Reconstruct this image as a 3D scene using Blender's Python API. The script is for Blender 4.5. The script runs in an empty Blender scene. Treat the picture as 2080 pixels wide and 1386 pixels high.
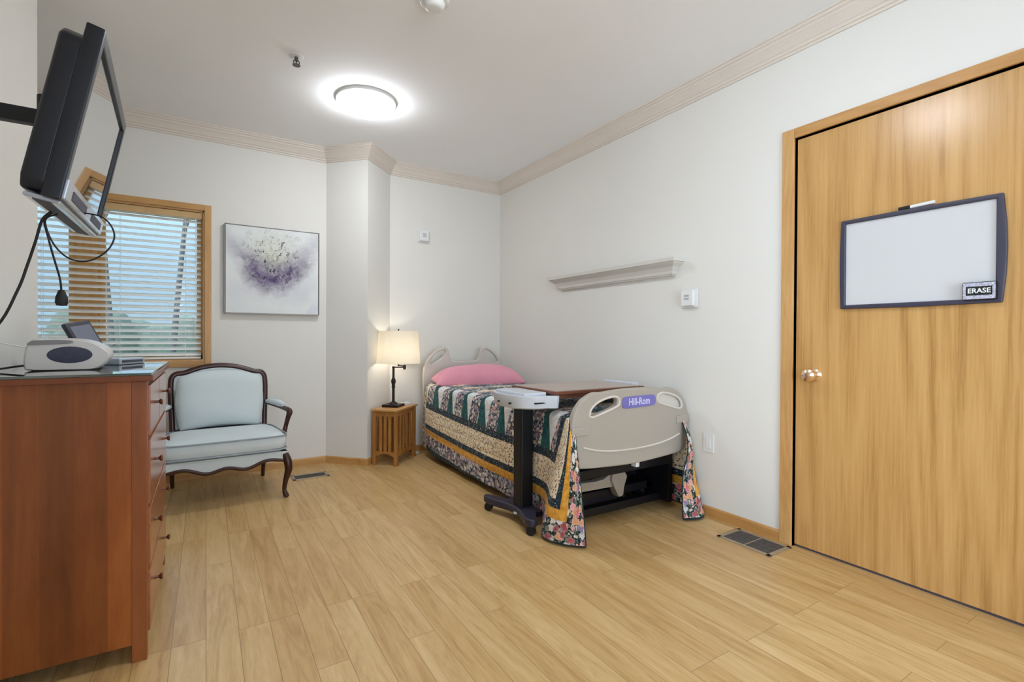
import bpy, bmesh, math, random
from mathutils import Vector, Matrix, Euler
random.seed(7)
S = bpy.context.scene
COL = S.collection
PI = math.pi

# ------------------------------------------------------------------ helpers
def lin(r, g, b):
    f = lambda c: (c/12.92 if c <= .04045 else ((c+.055)/1.055)**2.4)
    return (f(r/255), f(g/255), f(b/255), 1)

class B:
    """collects shapes into one mesh"""
    def __init__(s): s.bm = bmesh.new()
    def _add(s, tmp, M=None):
        me = bpy.data.meshes.new('tmp'); tmp.to_mesh(me); tmp.free()
        if M is not None: me.transform(M)
        s.bm.from_mesh(me); bpy.data.meshes.remove(me); return s
    def box(s, x0, x1, y0, y1, z0, z1, bev=0, seg=2, M=None):
        t = bmesh.new(); bmesh.ops.create_cube(t, size=1)
        for v in t.verts:
            v.co = ((x0+x1)/2+v.co.x*(x1-x0), (y0+y1)/2+v.co.y*(y1-y0), (z0+z1)/2+v.co.z*(z1-z0))
        if bev: bmesh.ops.bevel(t, geom=t.edges[:], offset=bev, segments=seg, profile=.5, affect='EDGES')
        return s._add(t, M)
    def cyl(s, p0, p1, r0, r1=None, n=20, bev=0, M=None):
        r1 = r0 if r1 is None else r1
        p0, p1 = Vector(p0), Vector(p1); d = p1-p0
        t = bmesh.new(); bmesh.ops.create_cone(t, cap_ends=True, segments=n, radius1=r0, radius2=r1, depth=d.length)
        if bev:
            es = [e for e in t.edges if len(e.link_faces) == 2 and any(len(f.verts) > 4 for f in e.link_faces)]
            bmesh.ops.bevel(t, geom=es, offset=bev, segments=2, profile=.5, affect='EDGES')
        R = d.to_track_quat('Z', 'Y').to_matrix().to_4x4(); R.translation = (p0+p1)/2
        return s._add(t, R if M is None else M @ R)
    def ball(s, c, r, n=16, M=None):
        t = bmesh.new(); bmesh.ops.create_uvsphere(t, u_segments=n, v_segments=n//2+2, radius=1)
        r = r if isinstance(r, (tuple, list)) else (r, r, r)
        for v in t.verts: v.co = (c[0]+v.co.x*r[0], c[1]+v.co.y*r[1], c[2]+v.co.z*r[2])
        return s._add(t, M)
    def lathe(s, prof, n=28, c=(0, 0, 0), M=None, cap=True):
        t = bmesh.new(); rings = []
        for r, z in prof:
            rings.append([t.verts.new((c[0]+r*math.cos(2*PI*i/n), c[1]+r*math.sin(2*PI*i/n), c[2]+z)) for i in range(n)])
        for a, b in zip(rings, rings[1:]):
            for i in range(n): t.faces.new((a[i], a[(i+1) % n], b[(i+1) % n], b[i]))
        if cap:
            t.faces.new(rings[0][::-1]); t.faces.new(rings[-1])
        bmesh.ops.remove_doubles(t, verts=t.verts[:], dist=1e-6)
        return s._add(t, M)
    def tube(s, pts, r, n=8, res=6, closed=False, M=None, sx=1, sy=1):
        pts = [Vector(p) for p in pts]
        rs = r if isinstance(r, (list, tuple)) else [r]*len(pts)
        P, R = [], []
        N = len(pts)
        for i in range(N if closed else N-1):
            g = lambda k: pts[k % N] if closed else pts[min(max(k, 0), N-1)]
            q = lambda k: rs[k % N] if closed else rs[min(max(k, 0), N-1)]
            for j in range(res):
                u = j/res; a, b, c, d = g(i-1), g(i), g(i+1), g(i+2)
                P.append(.5*((2*b)+(c-a)*u+(2*a-5*b+4*c-d)*u*u+(3*b-a-3*c+d)*u**3)); R.append(q(i)*(1-u)+q(i+1)*u)
        if not closed: P.append(pts[-1]); R.append(rs[-1])
        t = bmesh.new(); rings = []; up = None
        for i, p in enumerate(P):
            d = ((P[(i+1) % len(P)]-P[i-1]) if closed else (P[min(i+1, len(P)-1)]-P[max(i-1, 0)])).normalized()
            if up is None: up = Vector((0, 0, 1)) if abs(d.z) < .9 else Vector((1, 0, 0))
            a = d.cross(up).normalized(); up = a.cross(d).normalized()
            rings.append([t.verts.new(p+a*math.cos(2*PI*k/n)*R[i]*sx+up*math.sin(2*PI*k/n)*R[i]*sy) for k in range(n)])
        rr = rings+[rings[0]] if closed else rings
        for a, b in zip(rr, rr[1:]):
            for k in range(n): t.faces.new((a[k], a[(k+1) % n], b[(k+1) % n], b[k]))
        if not closed: t.faces.new(rings[0][::-1]); t.faces.new(rings[-1])
        return s._add(t, M)
    def plate(s, outer, t, holes=(), bev=0, M=None, seg=2):
        """polygon in x,z extruded along y 0..t"""
        b = bmesh.new(); es = []
        for loop in (outer,)+tuple(holes):
            vs = [b.verts.new((x, 0, z)) for x, z in loop]
            es += [b.edges.new((vs[i], vs[(i+1) % len(vs)])) for i in range(len(vs))]
        if holes: bmesh.ops.triangle_fill(b, edges=es, use_beauty=True, normal=(0, -1, 0))
        else: b.faces.new([v for v in b.verts])
        r = bmesh.ops.extrude_face_region(b, geom=b.faces[:])
        for v in [g for g in r['geom'] if isinstance(g, bmesh.types.BMVert)]: v.co.y += t
        bmesh.ops.recalc_face_normals(b, faces=b.faces[:])
        if bev:
            ee = [e for e in b.edges if len(e.link_faces) == 2 and e.calc_face_angle(0) > .9]
            bmesh.ops.bevel(b, geom=ee, offset=bev, segments=seg, profile=.5, affect='EDGES')
        return s._add(b, M)
    def quads(s, V, F, M=None):
        b = bmesh.new(); vs = [b.verts.new(v) for v in V]
        for f in F: b.faces.new([vs[i] for i in f])
        return s._add(b, M)
    def build(s, name, mat, parent=None, smooth=True, ang=38, M=None, loc=None, rot=None):
        me = bpy.data.meshes.new(name)
        bmesh.ops.recalc_face_normals(s.bm, faces=s.bm.faces[:])
        s.bm.to_mesh(me); s.bm.free()
        if M is not None: me.transform(M)
        if smooth:
            me.polygons.foreach_set('use_smooth', [True]*len(me.polygons)); me.set_sharp_from_angle(angle=math.radians(ang))
        me.materials.append(mat); me.update()
        o = bpy.data.objects.new(name, me); COL.objects.link(o)
        if smooth:
            wn = o.modifiers.new('weighted', 'WEIGHTED_NORMAL'); wn.keep_sharp = True; wn.weight = 100
        if parent: o.parent = parent
        if loc: o.location = loc
        if rot: o.rotation_euler = rot
        return o

def thing(name, label, cat, loc=(0, 0, 0), rz=0, group=None):
    o = bpy.data.objects.new(name, None); o.empty_display_size = .1; COL.objects.link(o)
    o.location = loc; o.rotation_euler = (0, 0, rz)
    return tag(o, label, cat, group)
def tag(o, label, cat, group=None):
    o['label'] = label; o['category'] = cat
    if group: o['group'] = group
    return o
def struct(o): o['kind'] = 'structure'; return o
def catmull(pts, u):
    """pts list of tuples, u in 0..len-1"""
    n = len(pts); i = min(int(u), n-2); f = u-i
    g = lambda k: pts[min(max(k, 0), n-1)]
    a, b, c, d = g(i-1), g(i), g(i+1), g(i+2)
    return tuple(.5*(2*b[k]+(c[k]-a[k])*f+(2*a[k]-5*b[k]+4*c[k]-d[k])*f*f+(3*b[k]-a[k]-3*c[k]+d[k])*f**3) for k in range(len(b)))
def smooth_loop(pts, res=6):
    n = len(pts); out = []
    for i in range(n):
        a, b, c, d = pts[i-1], pts[i], pts[(i+1) % n], pts[(i+2) % n]
        for j in range(res):
            f = j/res
            out.append(tuple(.5*(2*b[k]+(c[k]-a[k])*f+(2*a[k]-5*b[k]+4*c[k]-d[k])*f*f+(3*b[k]-a[k]-3*c[k]+d[k])*f**3) for k in (0, 1)))
    return out
def text_mesh(txt, size, depth=.0006, bold=0, sx=1):
    cu = bpy.data.curves.new('t', 'FONT'); cu.body = txt; cu.size = size; cu.align_x = 'CENTER'; cu.align_y = 'CENTER'
    cu.extrude = depth; cu.offset = bold; cu.resolution_u = 3
    o = bpy.data.objects.new('t', cu); COL.objects.link(o)
    dg = bpy.context.evaluated_depsgraph_get(); dg.update()
    me = bpy.data.meshes.new_from_object(o.evaluated_get(dg))
    bpy.data.objects.remove(o); bpy.data.curves.remove(cu)
    b = B(); me.transform(Matrix.Diagonal((sx, 1, 1, 1))); b.bm.from_mesh(me); bpy.data.meshes.remove(me)
    return b

# ------------------------------------------------------------------ materials
class N:
    def __init__(s, name):
        s.m = bpy.data.materials.new(name); s.m.use_nodes = True; s.t = s.m.node_tree; s.n = s.t.nodes
        s.n.clear(); s.out = s.n.new('ShaderNodeOutputMaterial'); s.p = s.n.new('ShaderNodeBsdfPrincipled')
        s.t.links.new(s.p.outputs[0], s.out.inputs[0])
    def new(s, kind, **kw):
        n = s.n.new('ShaderNode'+kind)
        for k, v in kw.items():
            if k[0] == '_': setattr(n, k[1:], v)
            else: s.set(n.inputs[k.replace('__', ' ')], v)
        return n
    def set(s, inp, v):
        if isinstance(v, bpy.types.NodeSocket): s.t.links.new(v, inp)
        elif isinstance(v, bpy.types.Node): s.t.links.new(v.outputs[0], inp)
        else: inp.default_value = v
    def pr(s, **kw):
        for k, v in kw.items(): s.set(s.p.inputs[k.replace('__', ' ')], v)
    def coord(s, which='Object', scale=(1, 1, 1), rot=(0, 0, 0), loc=(0, 0, 0)):
        c = s.n.new('ShaderNodeTexCoord'); m = s.n.new('ShaderNodeMapping')
        s.t.links.new(c.outputs[which], m.inputs[0]); m.inputs['Scale'].default_value = scale
        m.inputs['Rotation'].default_value = rot; m.inputs['Location'].default_value = loc
        return m.outputs[0]
    def noise(s, vec, scale=5, detail=3, rough=.5, dist=0, out=0):
        n = s.new('TexNoise', Vector=vec, Scale=scale, Detail=detail, Roughness=rough, Distortion=dist); return n.outputs[out]
    def ramp(s, fac, stops, interp='LINEAR'):
        r = s.n.new('ShaderNodeValToRGB'); s.set(r.inputs[0], fac); e = r.color_ramp.elements; r.color_ramp.interpolation = interp
        while len(e) < len(stops): e.new(.5)
        for k, (p, c) in zip(e, stops): k.position = p; k.color = c
        return r.outputs[0]
    def mix(s, f, a, b, mode='MIX'):
        n = s.n.new('ShaderNodeMix'); n.data_type = 'RGBA'; n.blend_type = mode
        s.set(n.inputs[0], f); s.set(n.inputs[6], a); s.set(n.inputs[7], b); return n.outputs[2]
    def math(s, op, a, b=0, c=0, clamp=False):
        n = s.n.new('ShaderNodeMath'); n.operation = op; n.use_clamp = clamp
        s.set(n.inputs[0], a); s.set(n.inputs[1], b); s.set(n.inputs[2], c); return n.outputs[0]
    def bump(s, h, strength=.2, dist=.01):
        n = s.new('Bump', Strength=strength, Distance=dist, Height=h); s.pr(Normal=n.outputs[0])
    def sep(s, vec):
        n = s.n.new('ShaderNodeSeparateXYZ'); s.set(n.inputs[0], vec); return n.outputs

def plain(name, rgb, rough=.5, metal=0, var=.06, scale=8, bump=0, bscale=60, spec=.5, coat=0, **kw):
    m = N(name); c = lin(*rgb); v = m.coord()
    f = m.noise(v, scale, 3)
    d = tuple(max(0, x*(1-var)) for x in c[:3])+(1,); l = tuple(min(1, x*(1+var)) for x in c[:3])+(1,)
    m.pr(Base__Color=m.ramp(f, [(.3, d), (.7, l)]), Roughness=rough, Metallic=metal, Specular__IOR__Level=spec, Coat__Weight=coat, **kw)
    if bump: m.bump(m.noise(v, bscale, 3), bump, .004)
    return m.m

def wood(name, dark, mid, light, axis='z', rough=.4, fine=1.0, coat=0, spec=.5, cath=.5, seed=0, board=0, baxis=0, bvar=.25, str_=.12, wf=.3, nf=90):
    """straight-grained wood with cathedral figure along an axis"""
    m = N(name); k = {'x': (str_, 1, 1), 'y': (1, str_, 1), 'z': (1, 1, str_)}[axis]
    vec = m.coord('Object', loc=(seed, seed*.7, seed*1.3))
    vv = m.coord('Object', scale=k, loc=(seed, seed*.7, seed*1.3))
    warp = m.noise(vv, 2.2, 2, .5)
    n1 = m.noise(vv, 9*fine, 4, .6, 1.5)
    n2 = m.noise(vv, nf*fine, 3, .7, .2)
    w = m.new('TexNoise', Vector=vv, Scale=3.0*fine, Detail=1, Roughness=.4).outputs[0]
    rings = m.math('FRACT', m.math('MULTIPLY', w, 16))
    rings = m.math('ABSOLUTE', m.math('SUBTRACT', rings, .5))
    f = m.math('ADD', m.math('MULTIPLY', n1, .55), m.math('MULTIPLY', n2, wf))
    f = m.math('ADD', f, m.math('MULTIPLY', rings, cath))
    f = m.math('SUBTRACT', f, cath*.25-.06+(wf-.3)*.5)
    col = m.ramp(f, [(.2, lin(*dark)), (.48, lin(*mid)), (.78, lin(*light))])
    if board:
        s_ = m.sep(vec)[baxis]; wn = m.new('TexWhiteNoise', _noise_dimensions='1D')
        m.set(wn.inputs['W'], m.math('FLOOR', m.math('DIVIDE', s_, board)))
        g = m.math('ADD', m.math('MULTIPLY', wn.outputs[0], bvar*2), 1-bvar)
        hs = m.new('HueSaturation', Color=col); m.set(hs.inputs['Value'], g); col = hs.outputs[0]
    m.pr(Base__Color=col, Roughness=rough, Coat__Weight=coat, Coat__Roughness=.15, Specular__IOR__Level=spec)
    m.bump(n2, .06, .002)
    return m.m

M = {}
M['wall'] = plain('wall_paint', (227, 224, 217), .7, var=.01, scale=2, bump=.05, bscale=220, spec=.3)
M['ceiling'] = plain('ceiling_paint', (245, 245, 245), .8, var=.01, scale=2, bump=.03, bscale=200, spec=.2)
M['crown'] = plain('crown_paint', (220, 209, 197), .5, var=.02, scale=3)
M['oak_trim'] = wood('oak_trim', (172, 124, 68), (200, 154, 96), (214, 172, 116), 'z', .35, 1.2, cath=.2)
M['oak_sunlit'] = wood('oak_sunlit_wood', (206, 146, 78), (228, 174, 104), (238, 192, 128), 'z', .35, 1.2, cath=.2, seed=1)  # same oak as the trim, lightened to paint in sunlight from outside
M['oak_trim_x'] = wood('oak_trim_long', (164, 114, 60), (192, 144, 84), (208, 164, 106), 'x', .4, 1.2, cath=.2)
M['oak_trim_y'] = wood('oak_trim_long_right', (160, 110, 56), (188, 138, 78), (204, 158, 98), 'y', .4, 1.2, cath=.2)
M['oak_door'] = wood('oak_door_veneer', (158, 113, 60), (194, 149, 90), (210, 167, 108), 'z', .24, 1.15, cath=.36, seed=3, spec=.5, str_=.03, wf=.5, nf=115)
M['cherry'] = wood('cherry_wood', (98, 48, 18), (134, 71, 29), (160, 95, 45), 'z', .32, .7, cath=.12, seed=5.02, board=.083, baxis=0, bvar=.3)
M['cherry_plain'] = wood('cherry_wood_post', (112, 58, 26), (138, 76, 38), (158, 92, 50), 'z', .32, .8, cath=.1, seed=9)
M['cherry_top'] = wood('cherry_wood_top', (92, 44, 22), (118, 60, 32), (136, 74, 42), 'x', .3, .8, cath=.1, seed=7)
M['cherry_front'] = wood('cherry_wood_drawer', (140, 78, 44), (166, 98, 58), (186, 116, 74), 'y', .22, .8, cath=.1, seed=2, coat=.3)
M['mission'] = wood('mission_oak', (130, 82, 34), (166, 112, 54), (190, 136, 74), 'z', .4, 1.2, cath=.2, seed=4)
M['mission_top'] = wood('mission_oak_top', (160, 112, 56), (190, 142, 80), (208, 164, 102), 'x', .35, 1.2, cath=.2, seed=6)
M['walnut'] = wood('dark_walnut', (40, 18, 12), (62, 30, 22), (88, 46, 34), 'z', .3, 1, cath=.1, seed=8)
M['walnut_knob'] = wood('knob_wood', (70, 32, 18), (98, 50, 28), (120, 66, 40), 'z', .25, 1, cath=.1, seed=1)
M['black_metal'] = plain('black_metal', (10, 10, 15), .45, var=.1, spec=.4)
M['bronze'] = plain('dark_bronze', (38, 32, 30), .4, .5, var=.15)
M['grey_metal'] = plain('charcoal_base_metal', (44, 42, 58), .45, var=.08, spec=.5)
M['rubber'] = plain('black_rubber', (14, 14, 15), .6, var=.1)
M['white_plastic'] = plain('white_plastic', (228, 228, 226), .4, var=.015)
M['grey_plastic'] = plain('pale_grey_button_plastic', (170, 174, 176), .4, var=.02)
M['tray_plastic'] = plain('cool_white_tray_plastic', (206, 212, 220), .3, var=.02, coat=.2)
M['board_plastic'] = plain('putty_bed_plastic', (172, 164, 152), .45, var=.02, scale=3)
M['head_plastic'] = plain('pale_headboard_plastic', (206, 199, 190), .45, var=.02, scale=3)
M['board_light'] = plain('light_putty_plastic', (212, 206, 196), .4, var=.02)
M['purple'] = plain('purple_label', (118, 112, 182), .45, var=.03)
M['label_text'] = plain('pale_lettering', (204, 204, 232), .5, var=.02)
M['mattress'] = plain('navy_mattress_cover', (40, 46, 60), .6, var=.05)
M['frame_beige'] = plain('beige_frame_metal', (150, 138, 124), .5, var=.05)
M['duvet_pink'] = plain('pink_pillowcase', (228, 154, 172), .85, var=.05, scale=6, bump=.15, bscale=14, spec=.2, Sheen__Weight=.2)
M['chair_fabric'] = plain('pale_blue_grey_upholstery', (208, 217, 218), .85, var=.03, scale=5, bump=.12, bscale=16, spec=.2, Sheen__Weight=.15)
M['piping'] = plain('grey_blue_piping', (150, 160, 166), .8, var=.03)
M['tv_black'] = plain('glossy_black_tv_plastic', (10, 11, 22), .36, var=.05, spec=.5)
M['tv_silver'] = plain('silver_tv_plastic', (178, 184, 196), .2, .25, var=.03, coat=.5)
M['silver_dark'] = plain('dark_speaker_mesh', (70, 70, 86), .6, var=.08)
M['radio_body'] = plain('warm_white_radio_plastic', (206, 200, 194), .35, var=.02)
M['radio_grey'] = plain('grey_radio_lid', (132, 126, 126), .4, var=.03)
M['speaker_cloth'] = plain('slate_speaker_grille', (62, 62, 80), .7, var=.12, scale=90, bump=.3, bscale=300)
M['panel_grey'] = plain('grey_screen_panel', (110, 114, 130), .5, var=.04)
M['panel_dark'] = plain('charcoal_screen_bezel', (50, 52, 66), .35, var=.05)
M['slat'] = plain('cream_white_slats', (248, 246, 240), .45, var=.015)
M['valance'] = plain('pale_oak_valance', (204, 168, 116), .4, var=.06, scale=20)
M['board_white'] = plain('whiteboard_surface', (205, 204, 204), .25, var=.008, scale=1.5)
M['board_frame'] = plain('charcoal_frame_plastic', (58, 56, 72), .4, var=.04)
M['shelf_paint'] = plain('shelf_white_paint', (212, 208, 200), .5, var=.015)
M['paper'] = plain('white_paper', (226, 226, 224), .8, var=.02)
M['vent_tan'] = plain('tan_vent_enamel', (172, 154, 128), .45, .3, var=.04)
M['vent_dark'] = plain('dark_vent_louvres', (104, 98, 94), .5, .2, var=.08)
M['vent_black'] = plain('vent_void', (44, 41, 40), .9, var=.02)
M['sprinkler'] = plain('dull_sprinkler_metal', (92, 90, 82), .35, .7, var=.1)
M['brass'] = plain('polished_brass', (240, 212, 180), .2, 1, var=.05)
M['tabletop'] = wood('overbed_laminate', (158, 138, 128), (174, 154, 144), (186, 166, 156), 'x', .3, .8, cath=.1, seed=11, coat=.3)
M['table_edge'] = wood('overbed_edge', (84, 46, 30), (114, 68, 48), (136, 86, 62), 'x', .35, 1, cath=.1, seed=12)
M['hedge'] = plain('hedge_leaves', (30, 44, 30), .8, var=.5, scale=9, bump=.6, bscale=8)
M['bark'] = plain('tree_bark', (34, 32, 31), .9, var=.25, scale=6, bump=.5, bscale=20)
M['lawn'] = plain('winter_lawn', (62, 70, 50), .9, var=.25, scale=2)
M['door_gap'] = plain('door_bottom_seal', (74, 66, 74), .6, var=.05)

def mk_floor():
    m = N('oak_plank_floor')
    c = m.n.new('ShaderNodeTexCoord'); s = m.sep(c.outputs['Object'])
    comb = m.new('CombineXYZ'); m.set(comb.inputs[0], s[1]); m.set(comb.inputs[1], s[0])
    br = m.new('TexBrick', Vector=comb.outputs[0], Color1=(0, 0, 0, 1), Color2=(1, 1, 1, 1), Mortar=(0, 0, 0, 1), Scale=1, Mortar__Size=.0011, Mortar__Smooth=.1, Bias=0)
    br.inputs['Brick Width'].default_value = 1.05; br.inputs['Row Height'].default_value = .105; br.offset = .37; br.offset_frequency = 3; br.squash = 1
    tone = br.outputs[0]
    sh = m.new('CombineXYZ'); m.set(sh.inputs[0], s[0]); m.set(sh.inputs[1], m.math('MULTIPLY', s[1], .09)); m.set(sh.inputs[2], m.math('MULTIPLY', tone, 7))
    n1 = m.noise(sh.outputs[0], 13, 5, .66, 1.8); n2 = m.noise(sh.outputs[0], 95, 3, .7)
    f = m.math('ADD', m.math('MULTIPLY', n1, .7), m.math('MULTIPLY', n2, .3))
    col = m.ramp(f, [(.3, lin(176, 138, 86)), (.5, lin(206, 172, 118)), (.7, lin(222, 192, 142))])
    col = m.mix(m.math('MULTIPLY', tone, .55), col, m.mix(1, col, lin(226, 208, 178), 'MULTIPLY'))
    col = m.mix(m.math('MULTIPLY', br.outputs['Fac'], .7), col, lin(112, 80, 46))
    m.pr(Base__Color=col, Roughness=m.math('ADD', .3, m.math('MULTIPLY', n2, .14)), Specular__IOR__Level=.4)
    m.bump(m.math('SUBTRACT', m.math('MULTIPLY', n2, .15), br.outputs['Fac']), .12, .002)
    return m.m
M['floor'] = mk_floor()

def emis(name, rgb, st):
    m = N(name); m.pr(Base__Color=lin(*rgb), Roughness=.5, Emission__Color=lin(*rgb), Emission__Strength=st)
    return m.m
M['dome'] = emis('lit_dome_glass', (241, 247, 255), 19)
M['bulb'] = emis('lit_bulb', (255, 246, 232), 18)

def mk_shade():
    m = N('linen_shade'); v = m.coord()
    n = m.noise(v, 160, 2)
    c = m.ramp(n, [(.3, lin(240, 234, 220)), (.7, lin(250, 246, 236))])
    d = m.new('BsdfDiffuse', Color=c); t = m.new('BsdfTranslucent', Color=c); mx = m.n.new('ShaderNodeMixShader')
    mx.inputs[0].default_value = .5; m.t.links.new(d.outputs[0], mx.inputs[1]); m.t.links.new(t.outputs[0], mx.inputs[2])
    m.t.links.new(mx.outputs[0], m.out.inputs[0]); return m.m
M['shade'] = mk_shade()

def mk_glass(name, tint, refl=1.0, ior=1.5):
    m = N(name); fr = m.new('Fresnel', IOR=ior); tr = m.new('BsdfTransparent', Color=tint); g = m.new('BsdfGlossy', Roughness=.02, Color=(1, 1, 1, 1))
    mx = m.n.new('ShaderNodeMixShader'); m.set(mx.inputs[0], m.math('MULTIPLY', fr.outputs[0], refl))
    m.t.links.new(tr.outputs[0], mx.inputs[1]); m.t.links.new(g.outputs[0], mx.inputs[2]); m.t.links.new(mx.outputs[0], m.out.inputs[0]); return m.m
M['pane'] = mk_glass('window_glass', (.96, .98, .98, 1))
M['clear_plastic'] = mk_glass('clear_lid', (.9, .92, .94, 1))
def mk_tableglass():
    m = N('green_edged_glass')
    v = m.coord(); n = m.noise(v, 3, 2)
    m.pr(Base__Color=m.ramp(n, [(.3, lin(170, 216, 206)), (.7, lin(184, 226, 216))]), Roughness=.015, Transmission__Weight=.9, IOR=1.55, Coat__Weight=1, Coat__Roughness=.01, Coat__IOR=1.9)
    return m.m
M['tableglass'] = mk_tableglass()
def mk_screen():
    m = N('tv_screen'); v = m.coord(); n = m.noise(v, 2, 1)
    m.pr(Base__Color=m.ramp(n, [(.4, (.010, .010, .012, 1)), (.6, (.014, .014, .016, 1))]), Roughness=.04, IOR=3.2, Specular__IOR__Level=.5, Coat__Weight=1, Coat__Roughness=.02, Coat__IOR=1.8)
    return m.m
M['screen'] = mk_screen()

def mk_painting():
    m = N('abstract_painting')
    c = m.n.new('ShaderNodeTexCoord'); s = m.sep(c.outputs['Object'])   # x -.355...355, z 0...71
    v = m.coord('Object')
    w = m.noise(v, 5, 4, .6, out=1)
    vv = m.n.new('ShaderNodeVectorMath'); vv.operation = 'MULTIPLY_ADD'; m.set(vv.inputs[0], w); vv.inputs[1].default_value = (.22, .22, .22); m.set(vv.inputs[2], v)
    sw = m.sep(vv.outputs[0])
    x = m.math('SUBTRACT', sw[0], .11); z = m.math('SUBTRACT', sw[2], .11)
    n = m.noise(vv.outputs[0], 11, 6, .7, 1.2); nb = m.noise(vv.outputs[0], 30, 5, .7, .8)
    # u-shaped band of purple
    par = m.math('ADD', .30, m.math('MULTIPLY', m.math('MULTIPLY', x, x), 2.6))
    d = m.math('SUBTRACT', z, par)
    band = m.math('SUBTRACT', 1.15, m.math('DIVIDE', m.math('ABSOLUTE', d), .15), clamp=True)
    fall = m.math('SUBTRACT', 1.35, m.math('MULTIPLY', m.math('ABSOLUTE', x), 3.4), clamp=True)
    band = m.math('MULTIPLY', m.math('MULTIPLY', band, fall), m.math('SUBTRACT', m.math('MULTIPLY', n, 3.2), .55, clamp=True), clamp=True)
    core = m.math('SUBTRACT', 1, m.math('DIVIDE', m.math('SQRT', m.math('ADD', m.math('MULTIPLY', x, x), m.math('POWER', m.math('SUBTRACT', z, .45), 2))), .29), clamp=True)
    drip = m.math('MULTIPLY', m.math('SUBTRACT', 1, m.math('DIVIDE', m.math('ABSOLUTE', m.math('SUBTRACT', z, .21)), .16), clamp=True), fall)
    bg = m.ramp(m.noise(vv.outputs[0], 4, 4), [(.3, lin(222, 226, 226)), (.55, lin(228, 230, 228)), (.75, lin(214, 214, 224))])
    col = m.mix(m.math('MULTIPLY', core, m.math('ADD', .1, n), clamp=True), bg, m.ramp(nb, [(.35, lin(96, 96, 78)), (.5, lin(190, 190, 150)), (.7, lin(214, 214, 196))]))
    col = m.mix(m.math('MULTIPLY', drip, m.math('MULTIPLY', n, .8), clamp=True), col, lin(182, 178, 194))
    col = m.mix(band, col, m.ramp(nb, [(.3, lin(50, 42, 66)), (.45, lin(88, 76, 116)), (.6, lin(132, 112, 144)), (.75, lin(170, 130, 152))]))
    speck = m.math('MULTIPLY', m.math('GREATER_THAN', m.noise(vv.outputs[0], 22, 5, .8), .575), m.math('MULTIPLY', core, 1.6), clamp=True)
    col = m.mix(speck, col, lin(58, 54, 58))
    m.pr(Base__Color=col, Roughness=.6, Specular__IOR__Level=.3)
    return m.m
M['painting'] = mk_painting()

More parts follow.
